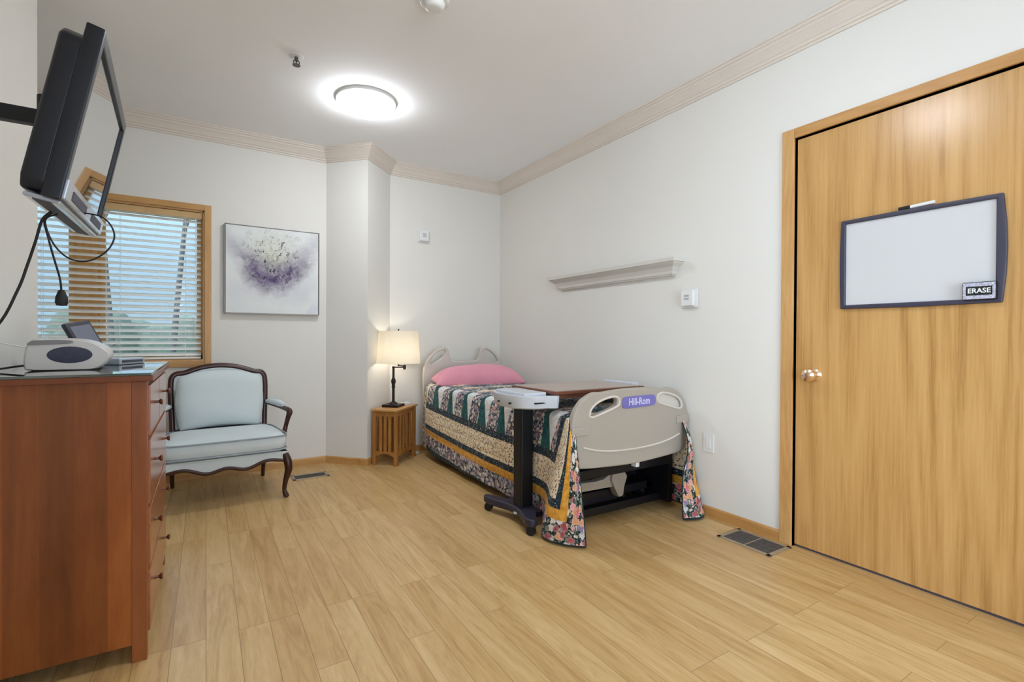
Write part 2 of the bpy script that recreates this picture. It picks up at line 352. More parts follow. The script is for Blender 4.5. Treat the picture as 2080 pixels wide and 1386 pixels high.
def mk_quilt():
    m = N('patchwork_quilt'); c = m.n.new('ShaderNodeTexCoord'); uv = c.outputs['UV']; s = m.sep(uv)
    a, d = s[0], s[1]                       # a = metres from the head edge, d = metres from the hem
    def floral(scale, ground, cols, th=.36, jit=1):
        nz = m.noise(uv, scale*1.7, 3, .6, out=1)
        ad = m.n.new('ShaderNodeVectorMath'); ad.operation = 'MULTIPLY_ADD'; m.set(ad.inputs[0], nz); ad.inputs[1].default_value = (1.0/scale,)*3; m.set(ad.inputs[2], uv)
        def layer(sc, t0, pal, under):
            v = m.new('TexVoronoi', Vector=ad.outputs[0], Scale=sc, _feature='F1'); m.set(v.inputs['Randomness'], jit)
            rnd = m.sep(v.outputs['Color']); n = len(pal)
            col = m.ramp(rnd[0], [(i/n, lin(*k)) for i, k in enumerate(pal)], 'CONSTANT')
            wob = m.math('MULTIPLY', m.noise(uv, sc*3.2, 2), .42)
            dd = m.math('ADD', v.outputs['Distance'], wob)
            lim = m.math('ADD', t0, m.math('MULTIPLY', rnd[1], .24))
            petal = m.math('LESS_THAN', dd, lim)
            shade = m.math('DIVIDE', dd, lim, clamp=True)
            col = m.mix(m.math('MULTIPLY', m.math('POWER', shade, 3), .5), col, m.mix(.55, col, lin(240, 226, 212)))
            col = m.mix(m.math('LESS_THAN', v.outputs['Distance'], .13), col, m.mix(.6, col, lin(196, 120, 70)))
            return m.mix(petal, under, col)
        leaves = layer(scale*2.1, th-.12, [(88, 108, 96), (132, 146, 150), (58, 84, 74), (198, 192, 178), (104, 98, 124)], ground)
        return layer(scale, th, cols, leaves)
    g1 = m.ramp(m.noise(uv, 90, 3), [(.4, lin(20, 26, 30)), (.55, lin(46, 66, 60)), (.7, lin(84, 96, 96))])
    g2 = m.ramp(m.noise(uv, 110, 3), [(.4, lin(24, 30, 44)), (.6, lin(52, 72, 84))])
    big = floral(24, g1, [(206, 96, 122), (224, 206, 160), (150, 52, 72), (222, 150, 150), (216, 208, 200), (120, 100, 150), (212, 150, 110), (190, 196, 200), (86, 110, 90)], .60)
    small = floral(46, g2, [(216, 208, 204), (160, 132, 170), (206, 160, 168), (130, 150, 160), (228, 220, 198), (98, 88, 128)], .6)
    side_b = floral(36, g2, [(214, 210, 210), (158, 134, 172), (206, 176, 186), (130, 146, 160), (226, 220, 206), (112, 100, 142), (190, 186, 196)], .62)
    navy = floral(60, m.ramp(m.noise(uv, 130, 2), [(.4, lin(18, 26, 38)), (.6, lin(44, 70, 80))]), [(150, 168, 172), (110, 100, 140), (180, 176, 170), (60, 100, 104)], .3)
    vs = m.new('TexVoronoi', Vector=uv, Scale=64, _feature='F1')
    dots = m.math('LESS_THAN', vs.outputs['Distance'], .36)
    cream = m.mix(dots, m.ramp(m.noise(uv, 40, 2), [(.4, lin(236, 216, 178)), (.6, lin(244, 232, 206))]), m.ramp(m.sep(vs.outputs['Color'])[0], [(0, lin(112, 90, 100)), (.33, lin(176, 110, 100)), (.66, lin(98, 108, 96))], 'CONSTANT'))
    yellow = m.ramp(m.noise(uv, 30, 3), [(.35, lin(206, 144, 44)), (.65, lin(230, 172, 76))])
    teal = m.ramp(m.noise(uv, 30, 3), [(.35, lin(22, 74, 76)), (.65, lin(36, 98, 98))])
    white = m.ramp(m.noise(uv, 40, 3), [(.35, lin(212, 214, 216)), (.65, lin(232, 232, 228))])
    # repeating blocks with spikes
    h = m.math('DIVIDE', m.math('SUBTRACT', d, .42), .24, clamp=True)      # 0 at the band, 1 at the bed edge
    t = m.math('FRACT', m.math('ADD', m.math('DIVIDE', m.math('ADD', a, .08), .262), m.math('MULTIPLY', h, .22)))
    wtri = m.math('MULTIPLY', m.math('LESS_THAN', t, m.math('ADD', .02, m.math('MULTIPLY', m.math('POWER', h, 1.1), .42))), m.math('LESS_THAN', d, .68))
    ttri = m.math('GREATER_THAN', t, m.math('ADD', .54, m.math('MULTIPLY', h, .34)))
    blocks = m.mix(ttri, small, teal); blocks = m.mix(wtri, blocks, white)
    tt = m.math('ABSOLUTE', m.math('SUBTRACT', m.math('FRACT', m.math('DIVIDE', a, .262)), .5))
    dd = m.math('ABSOLUTE', m.math('SUBTRACT', m.math('FRACT', m.math('DIVIDE', m.math('SUBTRACT', d, .66), .29)), .5))
    dia = m.math('ADD', tt, dd)
    top = m.mix(m.math('LESS_THAN', dia, .34), m.mix(m.math('GREATER_THAN', dia, .68), small, teal), cream)
    blocks = m.mix(m.math('GREATER_THAN', d, .69), blocks, top)
    # bands measured from the nearest edge (hem or foot)
    dh = m.math('SUBTRACT', d, m.math('MULTIPLY', m.math('SUBTRACT', 1, m.math('DIVIDE', a, 1.3), clamp=True), .05))
    df = m.math('MULTIPLY', m.math('SUBTRACT', 2.50, a), 1.0)
    e = m.math('MINIMUM', dh, df)
    def above(col, lim, new): return m.mix(m.math('GREATER_THAN', e, lim), col, new)
    edge = m.mix(m.math('GREATER_THAN', a, 1.9), side_b, big)
    k = edge
    k = above(k, .125, yellow); k = above(k, .178, navy); k = above(k, .222, cream); k = above(k, .37, navy); k = above(k, .42, blocks)
    k = m.mix(m.math('LESS_THAN', e, .012), k, lin(34, 48, 50))
    hd = m.mix(m.math('GREATER_THAN', a, .175), side_b, lin(206, 184, 92))
    k = m.mix(m.math('LESS_THAN', a, .195), k, hd)
    m.pr(Base__Color=k, Roughness=.9, Specular__IOR__Level=.15, Sheen__Weight=.1)
    q1 = m.math('ABSOLUTE', m.math('SINE', m.math('MULTIPLY', a, 52))); q2 = m.math('ABSOLUTE', m.math('SINE', m.math('MULTIPLY', d, 52)))
    m.bump(m.math('MINIMUM', q1, q2), .35, .01)
    return m.m
M['quilt'] = mk_quilt()
M['quilt_lining'] = M['quilt']

# ------------------------------------------------------------------ room
XR, YW, XL, YL, ZC, YBK = 2.669, 4.51, -.65, 3.03, 2.743, -1.7
struct(B().box(-1.9, 2.9, YBK-.2, 4.8, -.1, 0).build('floor', M['floor'], smooth=False))
struct(B().box(-1.9, 2.9, YBK-.2, 4.8, ZC, ZC+.1).build('ceiling', M['ceiling'], smooth=False))
DY0, DY1, DZ = .485, 1.409, 2.176            # door opening
b = B(); b.box(XR, XR+.14, DY1, YW+.14, 0, ZC); b.box(XR, XR+.14, YBK, DY0, 0, ZC); b.box(XR, XR+.14, DY0, DY1, DZ, ZC)
struct(b.build('wall_right', M['wall'], smooth=False))
WX0, WX1, WZ0, WZ1 = -1.40, -.012, .915, 2.085
b = B(); b.box(WX1, XR, YW, YW+.14, 0, ZC); b.box(-1.74, WX0, YW, YW+.14, 0, ZC); b.box(WX0, WX1, YW, YW+.14, 0, WZ0); b.box(WX0, WX1, YW, YW+.14, WZ1, ZC)
struct(b.build('wall_back', M['wall'], smooth=False))
b = B(); c0, c1, c2 = (.894, YW), (1.176, 4.218), (1.466, YW)
V = [(x, y, z) for z in (0, ZC) for x, y in (c0, c1, c2)]
b.quads(V, [(0, 1, 4, 3), (1, 2, 5, 4), (0, 2, 1), (3, 4, 5), (0, 3, 5, 2)])
struct(b.build('wall_column', M['wall'], smooth=False))
LY0, LY1, LZ0, LZ1 = -1.6, .25, .75, 2.3
b = B(); b.box(XL-.12, XL, YBK, LY0, 0, ZC); b.box(XL-.12, XL, LY1, YL, 0, ZC); b.box(XL-.12, XL, LY0, LY1, 0, LZ0); b.box(XL-.12, XL, LY0, LY1, LZ1, ZC); b.box(-1.74, XL-.12, YL-.12, YL, 0, ZC)
struct(b.build('wall_left', M['wall'], smooth=False))
struct(B().box(-1.74, -1.6, YL, YW, 0, ZC).build('wall_alcove', M['wall'], smooth=False))
b = B(); PX0, PX1, PZ = .2, 1.9, 2.25
b.box(XL, PX0, YBK-.14, YBK, 0, ZC); b.box(PX1, XR, YBK-.14, YBK, 0, ZC); b.box(PX0, PX1, YBK-.14, YBK, PZ, ZC); b.box(PX0, PX1, YBK-.14, YBK, 0, .12)
struct(b.build('wall_front', M['wall'], smooth=False))

# mitred sweeps
def sweep(path, prof, name, mat):
    """path of (x, y); room lies to the left of travel; prof list of (out, z)"""
    n = len(path); V = []; F = []
    P = [Vector((p[0], p[1])) for p in path]
    for i in range(n):
        d0 = (P[i]-P[i-1]).normalized() if i else None; d1 = (P[i+1]-P[i]).normalized() if i < n-1 else None
        d0 = d0 or d1; d1 = d1 or d0
        n0, n1 = Vector((-d0.y, d0.x)), Vector((-d1.y, d1.x)); mm = (n0+n1).normalized(); k = 1/max(.2, mm.dot(n0))
        for o, z in prof: V.append((P[i].x+mm.x*o*k, P[i].y+mm.y*o*k, z))
    m_ = len(prof)
    for i in range(n-1):
        for j in range(m_):
            F.append((i*m_+j, (i+1)*m_+j, (i+1)*m_+(j+1) % m_, i*m_+(j+1) % m_))
    F.append(tuple(range(m_))); F.append(tuple(range((n-1)*m_, n*m_)))
    b = B(); b.quads(V, F); return struct(b.build(name, mat, ang=20))
z = ZC
crown = [(0, z-.108), (.010, z-.108), (.012, z-.096), (.020, z-.093), (.022, z-.082), (.030, z-.076), (.040, z-.058), (.054, z-.040), (.060, z-.036), (.062, z-.026), (.072, z-.020), (.076, z-.010), (.084, z-.008), (.086, z), (0, z)]
sweep([(XR, YBK), (XR, YW), c2, c1, c0, (-1.6, YW)], crown, 'trim_1', M['crown'])
basep = [(0, 0), (.013, 0), (.013, .052), (.008, .061), (0, .061)]
sweep([(XR, DY1+.068), (XR, YW-.0), c2], basep, 'baseboard_right', M['oak_trim_y'])
sweep([c2, c1, c0, (-1.6, YW)], basep, 'baseboard_back', M['oak_trim_x'])
sweep([(XL, YL), (XL, YBK)], basep, 'baseboard_left', M['oak_trim_y'])

# door with casing
d = struct(thing('door_1', 'golden oak flush door with a brass knob at the right', 'door', (XR, 0, 0)))
B().box(.006, .046, DY0+.004, DY1-.004, .012, DZ-.004, .002).build('door_leaf', M['oak_door'], d)
B().box(.012, .04, DY0+.006, DY1-.006, .0, .011).build('bottom_seal', M['door_gap'], d)
b = B(); b.box(.0, .14, DY0-.02, DY0, 0, DZ+.02); b.box(.0, .14, DY1, DY1+.006, 0, DZ+.006); b.box(.0, .14, DY0, DY1, DZ, DZ+.006)
b.build('jamb', M['oak_trim'], d)
for nm, (y0, y1, z0, z1) in {'l': (DY1+.004, DY1+.068, 0, DZ+.056), 'r': (DY0-.064, DY0-.002, 0, DZ+.056)}.items():
    B().box(-.016, 0, y0, y1, z0, z1, .004).build('casing', M['oak_trim'], d)
B().box(-.0155, 0, DY0-.002, DY1+.004, DZ+.004, DZ+.056, .004).build('casing', M['oak_trim_y'], d)
k = B(); R90 = Matrix.Rotation(-PI/2, 4, 'Y')
k.lathe([(.001, 0), (.033, 0), (.033, .004), (.026, .010), (.012, .013), (.010, .040), (.020, .044), (.031, .053), (.035, .063), (.032, .074), (.020, .082), (.001, .084)], 32, M=R90)
k.build('door_knob', M['brass'], d, loc=(.006, 1.308, .924))

# window
w = struct(thing('window_1', 'oak framed window with white slatted blind', 'window', (0, YW, 0)))
for nm, bx, mt in (('r', (WX1, WX1+.047, WZ0-.046, WZ1+.046), 'oak_trim'), ('l', (WX0-.047, WX0, WZ0-.046, WZ1+.046), 'oak_trim'), ('t', (WX0, WX1, WZ1, WZ1+.046), 'oak_trim_x'), ('b', (WX0, WX1, WZ0-.046, WZ0), 'oak_trim_x')):
    B().box(bx[0], bx[1], -.017, 0, bx[2], bx[3], .004).build('casing', M[mt], w)
b = B(); b.box(WX0, WX0+.012, 0, .14, WZ0, WZ1); b.box(WX1-.012, WX1, 0, .14, WZ0, WZ1); b.box(WX0, WX1, 0, .14, WZ1-.012, WZ1); b.box(WX0, WX1, -.004, .14, WZ0, WZ0+.014)
b.build('jamb', M['oak_trim'], w)
XM = -.725
B().box(XM-.062, XM+.062, .085, .135, WZ0+.01, WZ1-.01, .003).build('mullion', M['oak_sunlit'], w)
for x0, x1 in ((WX0+.012, XM-.062), (XM+.062, WX1-.012)):
    b = B()
    for bx in ((x0, x0+.04, WZ0+.012, WZ1-.012), (x1-.04, x1, WZ0+.012, WZ1-.012), (x0, x1, WZ0+.012, WZ0+.055), (x0, x1, WZ1-.055, WZ1-.012)):
        b.box(bx[0], bx[1], .095, .128, bx[2], bx[3], .003)
    f = b.build('sash', M['oak_sunlit'], w)
    B().box(x0+.035, x1-.035, .110, .114, WZ0+.05, WZ1-.05).build('pane', M['pane'], f, smooth=False)

w3 = struct(thing('fill_window_front', 'wide unseen oak framed window added for fill light opposite the chair', 'window', (0, YBK, 0)))  # added opening behind the camera, lets in daylight to even out the room
for bx in ((PX0-.06, PX0, .06, PZ+.06), (PX1, PX1+.06, .06, PZ+.06), (PX0, PX1, PZ, PZ+.06), (PX0, PX1, .06, .12)): B().box(bx[0], bx[1], 0, .017, bx[2], bx[3], .004).build('casing', M['oak_trim'], w3)
xm = (PX0+PX1)/2
for x0, x1 in ((PX0, xm), (xm, PX1)):
    b = B()
    for bx in ((x0, x0+.05, .12, PZ), (x1-.05, x1, .12, PZ), (x0, x1, .12, .18), (x0, x1, PZ-.06, PZ)): b.box(bx[0], bx[1], -.09, -.05, bx[2], bx[3], .003)
    f = b.build('sash', M['oak_trim'], w3); B().box(x0+.045, x1-.045, -.072, -.068, .175, PZ-.055).build('pane', M['pane'], f, smooth=False)

w4 = struct(thing('fill_window_left', 'unseen oak framed side window added for fill light in the wall behind the dresser', 'window', (XL, 0, 0)))  # added out of view, brightens the right wall and ceiling
for bx in ((LY0-.06, LY0, LZ0-.06, LZ1+.06), (LY1, LY1+.06, LZ0-.06, LZ1+.06), (LY0, LY1, LZ1, LZ1+.06), (LY0, LY1, LZ0-.06, LZ0)): B().box(0, .017, bx[0], bx[1], bx[2], bx[3], .004).build('casing', M['oak_trim'], w4)
ym = (LY0+LY1)/2
for y0, y1 in ((LY0, ym), (ym, LY1)):
    b = B()
    for bx in ((y0, y0+.05, LZ0, LZ1), (y1-.05, y1, LZ0, LZ1), (y0, y1, LZ0, LZ0+.055), (y0, y1, LZ1-.055, LZ1)): b.box(-.09, -.05, bx[0], bx[1], bx[2], bx[3], .003)
    f = b.build('sash', M['oak_trim'], w4); B().box(-.072, -.068, y0+.045, y1-.045, LZ0+.05, LZ1-.05).build('pane', M['pane'], f, smooth=False)

# blind hanging in the window
bl = thing('window_blind', 'white slatted blind with tilted slats hanging in the oak window', 'blind', (0, YW, 0))
bx0, bx1 = WX0+.02, WX1-.022
B().box(bx0-.004, bx1+.006, .012, .022, WZ1-.062, WZ1-.014, .003).build('valance', M['valance'], bl)
B().box(bx0, bx1, .026, .062, WZ1-.062, WZ1-.02, .002).build('head_rail', M['slat'], bl)
b = B(); n = 24; z0 = WZ0+.055; z1 = WZ1-.085
for i in range(n):
    zz = z0+(z1-z0)*i/(n-1)
    Mx = Matrix.Translation((0, .044, zz)) @ Matrix.Rotation(math.radians(29), 4, 'X')
    b.box(bx0, bx1, -.0245, .0245, -.0013, .0013, M=Mx)
b.build('slats', M['slat'], bl, smooth=False)
B().box(bx0, bx1, .030, .056, WZ0+.018, WZ0+.034, .003).build('bottom_rail', M['slat'], bl)
b = B()
for x in (bx1-.10, bx1-.50, bx1-.92, bx1-1.24):
    for y in (.0185, .0695): b.cyl((x, y, WZ0+.03), (x, y, WZ1-.05), .0011, n=6)
b.build('ladder_cord', M['slat'], bl)
b = B(); b.cyl((bx1-.035, .016, WZ1-.065), (bx1-.04, .016, 1.12), .0022, n=8); b.ball((bx1-.04, .016, 1.11), .006)
b.build('lift_cord', M['slat'], bl)

# ------------------------------------------------------------------ outside the window
struct(B().box(-14, 8, 4.8, 26, -.7, -.6).build('ground', M['lawn'], smooth=False))
b = B(); rr = random.Random(3)
for i in range(70):
    x = -12+.26*i; b.ball((x+rr.uniform(-.1, .1), 13+rr.uniform(-.5, .5), -.1+rr.uniform(0, .4)), (rr.uniform(.5, .8), .6, rr.uniform(.9, 1.5)), 10)
tag(b.build('hedge', M['hedge']), 'long dark green hedge outside beyond the window', 'hedge')
def tree(x, y, h, lean, label):
    b = B(); t = (x+lean, y, h)
    b.tube([(x, y, -.62), (x+lean*.3, y, h*.3), (x+lean*.6, y+.1, h*.65), t], [.05, .04, .03, .015], n=8)
    r2 = random.Random(int(x*10))
    for i in range(3):
        f = .55+.12*i; q = Vector((x+lean*f, y, h*f)); s_ = r2.choice((-1, 1))
        b.tube([q, q+Vector((s_*.2, .1, .7)), q+Vector((s_*.3, 0, 1.4))], [.02, .014, .006], n=6, res=4)
    tag(b.build('bare_tree', M['bark']), label, 'tree', 'bare trees outside the window')
tree(-.55, 9.5, 5.2, .5, 'bare tree seen through the right half of the blind, nearest the jamb')
tree(-1.15, 9.8, 5.0, -.45, 'bare leaning tree seen through the middle of the right window half')
tree(-2.35, 10.2, 4.8, -.2, 'bare tree seen just right of the window mullion')
tree(-3.25, 9.2, 5.2, .3, 'bare tree seen through the left half of the blind')

# ------------------------------------------------------------------ ceiling things
def ceil_light(x, y, label):
    t = thing('ceiling_light', label, 'ceiling light', (x, y, ZC), 0, 'round dome ceiling lights')
    B().lathe([(.001, -.022), (.192, -.022), (.198, -.018), (.198, 0), (.001, 0)], 48).build('rim', M['white_plastic'], t)
    pr = [(.001, -.098)]+[(.186*math.sin(a), -.024-.074*math.cos(a)) for a in [i*PI/2/10 for i in range(1, 11)]]+[(.184, -.022), (.001, -.0225)]
    B().lathe(pr, 48).build('dome', M['dome'], t)
ceil_light(.935, 3.40, 'round glowing dome ceiling light above the bed end of the room')
ceil_light(.94, 1.35, 'round glowing dome ceiling light nearer the oak door')
t = thing('smoke_detector', 'round white smoke detector on the ceiling', 'smoke detector', (.935, 2.215, ZC))
B().lathe([(.001, -.018), (.062, -.018), (.070, -.012), (.072, 0), (.001, 0)], 40).build('base', M['white_plastic'], t)
B().lathe([(.001, -.046), (.030, -.046), (.040, -.042), (.048, -.034), (.052, -.018), (.001, -.017)], 40).build('cap', M['white_plastic'], t)
t = thing('fire_sprinkler', 'small dull metal fire sprinkler head in the ceiling', 'sprinkler', (.445, 3.09, ZC))
B().lathe([(.001, -.006), (.034, -.006), (.040, -.002), (.040, 0), (.001, 0)], 28).build('escutcheon', M['white_plastic'], t)
b = B(); b.cyl((0, 0, -.005), (0, 0, -.028), .011, .009); b.cyl((0, 0, -.05), (0, 0, -.053), .022, n=16)
b.tube([(.010, 0, -.022), (.016, 0, -.036), (.005, 0, -.05)], .003, 6); b.tube([(-.010, 0, -.022), (-.016, 0, -.036), (-.005, 0, -.05)], .003, 6); b.cyl((0, 0, -.028), (0, 0, -.05), .0035, n=10)
b.build('head', M['sprinkler'], t)

# ------------------------------------------------------------------ on the walls
def wall_device(name, label, cat, loc, rz, kind):
    t = thing(name, label, cat, loc, rz)          # local: +x along wall, -y into the room
    if kind == 'call':
        B().box(-.062, .062, -.010, 0, -.062, .062, .006).build('back_plate', M['white_plastic'], t)
        h = B().box(-.046, .046, -.040, -.010, -.050, .050, .006).build('housing', M['white_plastic'], t)
        for z_ in (.016, -.004): B().box(-.018, .018, -.0425, -.0395, z_-.006, z_+.006, .001).build('button', M['grey_plastic'], h)
    else:
        B().box(-.038, .038, -.006, 0, -.060, .060, .003).build('cover_plate', M['white_plastic'], t)
        B().box(-.017, .017, -.009, -.005, -.034, .034, .002).build('receptacle', M['white_plastic'], t)
    return t
wall_device('wall_sensor', 'square white wall sensor above the headboard left of the room corner', 'wall sensor', (1.796, YW, 2.095), 0, 'call')
wall_device('wall_sensor', 'square white wall sensor on the right wall below the ledge', 'wall sensor', (XR, 2.075, 1.37), -PI/2, 'call')
wall_device('power_outlet', 'white power outlet low on the wall beside the quilt', 'outlet', (XR, 1.93, .457), -PI/2, 'outlet')
# moulded ledge
pr = [(0, 1.530), (.030, 1.530), (.034, 1.537), (.042, 1.541), (.048, 1.560), (.066, 1.586), (.084, 1.600), (.094, 1.606), (.098, 1.614), (.110, 1.616), (.112, 1.640), (0, 1.640)]
ny = 2; V = []; Y0, Y1 = 2.118, 3.50
for e, s_ in ((Y0, 1), (Y1, -1)):
    for o, z_ in pr: V.append((XR-o, e+s_*(.112-o), z_))
m_ = len(pr); F = [(j, m_+j, m_+(j+1) % m_, (j+1) % m_) for j in range(m_)]
F += [tuple(range(m_)), tuple(range(m_, 2*m_))]
# end returns: mitred faces fan back to the wall
b = B(); b.quads(V, F)
for e, s_ in ((Y0, 1), (Y1, -1)):
    VV = [(XR-o, e+s_*(.112-o), z_) for o, z_ in pr]+[(XR, e+s_*(.112-o), z_) for o, z_ in pr]
    b.quads(VV, [(j, j+1, m_+j+1, m_+j) for j in range(m_-1)]+[tuple(range(m_, 2*m_))])
tag(b.build('wall_ledge', M['shelf_paint'], ang=15), 'long white moulded ledge shelf on the right wall', 'shelf')
# painting
p = thing('canvas_painting', 'square abstract purple and green canvas painting on the wall above the chair', 'painting', (.476, YW, 1.294))
cv = B().box(-.346, .346, -.034, -.004, .006, .706, .002).build('canvas', M['painting'], p)
b = B()
for bx in ((-.355, -.349, 0, .712), (.349, .355, 0, .712), (-.355, .355, 0, .005), (-.355, .355, .707, .712)): b.box(bx[0], bx[1], -.040, 0, bx[2], bx[3], .001)
b.build('frame', plain('pewter_frame', (150, 144, 138), .35, .4), p)
# whiteboard on the door (local x runs along the wall away from the knob side)
t = thing('whiteboard', 'dry erase whiteboard with charcoal frame on the oak door', 'whiteboard', (XR+.006, .894, 1.475), -PI/2)
W2, H2 = .290, .216
B().box(-.272, .272, -.008, -.002, -.200, .200).build('writing_surface', M['board_white'], t, smooth=False)
bow = [(-W2, -H2), (0, -H2-.004), (W2, -H2), (W2+.010, -.1), (W2+.013, 0), (W2+.010, .1), (W2, H2), (0, H2+.004), (-W2, H2), (-W2-.004, .1), (-W2-.005, 0), (-W2-.004, -.1)]
b = B(); b.plate(bow, .018, [[(-.270, -.198), (.270, -.198), (.270, .198), (-.270, .198)]], .004, M=Matrix.Translation((0, -.020, 0)))
b.build('frame', M['board_frame'], t)
t = thing('dry_erase_marker', 'white marker with black cap clipped on the whiteboard top edge', 'marker', (XR-.006, .894, 1.475+H2+.011), -PI/2)
b = B(); b.cyl((-.012, 0, 0), (.075, 0, .004), .0075, bev=.001); b.build('barrel', M['white_plastic'], t)
b = B(); b.cyl((-.055, 0, -.002), (-.013, 0, 0), .0085, bev=.001); b.build('cap', M['rubber'], t)
t = thing('board_eraser', 'small black and white eraser on the whiteboard lower right corner', 'eraser', (XR-.0145, .668, 1.308), -PI/2)
B().box(-.052, .052, -.018, 0, -.036, .036, .004).build('block', M['rubber'], t)
b = B(); b.box(-.049, .049, -.0195, -.0175, .018, .033, .001); b.box(-.049, .049, -.0195, -.0175, -.033, -.018, .001); b.box(-.049, -.040, -.0195, -.0175, -.018, .018); b.box(.040, .049, -.0195, -.0175, -.018, .018)
f = b.build('printed_border', plain('speckled_border_print', (176, 176, 192), .5, var=.5, scale=160), t)
text_mesh('ERASE', .027, .0006, .0006, .95).build('lettering', M['white_plastic'], t, smooth=False, M=Matrix.Translation((0, -.0186, 0)) @ Matrix.Rotation(PI/2, 4, 'X'))

# floor vents
def vent(x0, x1, y0, y1, label, along):
    t = thing('floor_vent', label, 'vent', ((x0+x1)/2, (y0+y1)/2, 0)); hx, hy = (x1-x0)/2, (y1-y0)/2
    k = .022; b = B()
    for bx in ((-hx, hx, -hy, -hy+k), (-hx, hx, hy-k, hy), (-hx, -hx+k, -hy, hy), (hx-k, hx, -hy, hy)): b.box(bx[0], bx[1], bx[2], bx[3], 0, .006, .0015)
    if along == 'y': b.box(-hx, hx, -.003, .003, .001, .005)
    b.build('frame', M['vent_tan'], t)
    B().box(-hx+.01, hx-.01, -hy+.01, hy-.01, .0002, .0012).build('backing', M['vent_black'], t, smooth=False)
    b = B()
    if along == 'y':
        n_ = 26
        for i in range(n_):
            y = -hy+k+(2*hy-2*k)*(i+.5)/n_; b.box(-hx+k, hx-k, y-.002, y+.002, .0012, .0045)
        for i in range(1, 4): x = -hx+2*hx*i/4; b.box(x-.002, x+.002, -hy+k, hy-k, .0012, .004)
    else:
        n_ = 24
        for i in range(n_):
            x = -hx+k+(2*hx-2*k)*(i+.5)/n_; b.box(x-.002, x+.002, -hy+k, hy-k, .0012, .0045)
    b.build('louvres', M['vent_dark'], t, smooth=False)
vent(2.425, 2.632, 1.395, 1.700, 'tan metal floor vent beside the oak door', 'y')
vent(.565, .835, 4.055, 4.205, 'small dark floor vent beside the pale blue chair', 'x')

# ------------------------------------------------------------------ dresser
DX0, DX1, DYN, DYF, DH = -.633, -.171, 2.072, 2.93, .975
t = thing('dresser', 'tall red cherry wood chest of drawers against the left wall', 'dresser', (0, 0, 0))
t.location = ((DX0+DX1)/2, (DYN+DYF)/2, 0)
hx, hy = (DX1-DX0)/2, (DYF-DYN)/2
B().box(-hx, hx+.018, -hy-.014, hy+.014, DH-.020, DH, .003).build('top', M['cherry_top'], t)
for sy in (-1, 1):
    for sx in (-1, 1):
        cx = sx*(hx-.021); cy = sy*(hy-.02)
        B().box(cx-.021, cx+.021, cy-.02, cy+.02, 0, DH-.020, .002).build('leg', M['cherry_plain'], t)
    B().box(-hx+.042, hx-.042, sy*(hy-.006)-.006, sy*(hy-.006)+.006, .062, DH-.020).build('side_panel', M['cherry'], t)
b = B(); b.box(-hx+.004, -hx+.010, -hy+.04, hy-.04, .06, DH-.03)
b.build('back_panel', M['cherry'], t)
rows = [(.075, .288), (.300, .508), (.520, .748), (.760, .940)]
b = B()
for z_ in (.0555, .288, .508, .748, .940): b.box(-hx+.05, hx-.006, -hy+.04, hy-.04, z_, z_+.012)
b.box(-hx+.05, hx-.006, -.006, .006, .76, .94)
b.build('rails', M['cherry_plain'], t)
def drawer(y0, y1, z0, z1, knobs):
    dr = B().box(hx-.016, hx+.006, y0, y1, z0+.002, z1-.002, .003).build('drawer', M['cherry_front'], t)
    for y in knobs:
        k = B(); k.lathe([(.001, 0), (.007, 0), (.005, .005), (.0048, .012), (.009, .016), (.0125, .021), (.0105, .025), (.001, .026)], 20, M=Matrix.Translation((hx+.006, y, (z0+z1)/2+.01)) @ Matrix.Rotation(PI/2, 4, 'Y'))
        k.build('knob', M['walnut_knob'], dr)
for i, (z0, z1) in enumerate(rows):
    if i == 3:
        drawer(-hy+.043, -.008, z0, z1, (-hy*.5,)); drawer(.008, hy-.043, z0, z1, (hy*.5,))
    else: drawer(-hy+.043, hy-.043, z0, z1, (-hy*.5, hy*.5))
tag(B().box(DX0+.004, DX1+.014, DYN-.012, DYF+.012, DH, DH+.009, .002).build('glass_sheet', M['tableglass']), 'green-edged glass sheet covering the top of the dresser', 'glass top')
DT = DH+.009

# radio
r = thing('radio', 'white oval portable radio with dark speaker on the dresser', 'radio', (-.435, 2.485, DT), math.radians(5))
sec = smooth_loop([(-.115, .012), (-.095, .002), (0, .0), (.070, .001), (.100, .016), (.117, .048), (.105, .076), (.070, .100), (.02, .113), (-.06, .114), (-.098, .107), (-.113, .068)], 5)
sec2 = [(x*.93, .004+z_*.93) for x, z_ in sec]; sec3 = [(x*.985, .001+z_*.985) for x, z_ in sec]
V = []; lay = [(-.150, sec2), (-.143, sec3), (-.13, sec), (.13, sec), (.143, sec3), (.150, sec2)]
for y, s_ in lay: V += [(x, y, z_) for x, z_ in s_]
n_ = len(sec); F = [(i*n_+j, (i+1)*n_+j, (i+1)*n_+(j+1) % n_, i*n_+(j+1) % n_) for i in range(len(lay)-1) for j in range(n_)]
F += [tuple(range(n_)), tuple(range((len(lay)-1)*n_, len(lay)*n_))]
b = B(); b.quads(V, F); b.build('body', M['radio_body'], r, ang=50)
b = B(); b.ball((.006, -.148, .056), (.066, .006, .032), 28); b.build('speaker', M['speaker_cloth'], r)
b = B(); b.plate(smooth_loop([(-.104, .0925), (-.06, .0935), (0, .0965), (.015, .102), (.0, .1085), (-.07, .1085), (-.094, .106)], 4), .01, bev=.001, M=Matrix.Translation((0, -.1535, 0))); b.build('lid_trim', M['radio_grey'], r)
b = B(); b.box(-.118, -.098, -.120, -.10, .012, .026, .002); b.build('power_plug', M['rubber'], r)
tag(B().tube([(-.548, 2.385, DT+.018), (-.575, 2.38, DT+.014), (-.61, 2.36, DT+.008), (-.640, 2.33, DT+.006)], .0035, 8).build('radio_wire', M['rubber']), 'short black power cord trailing behind the radio', 'cord')
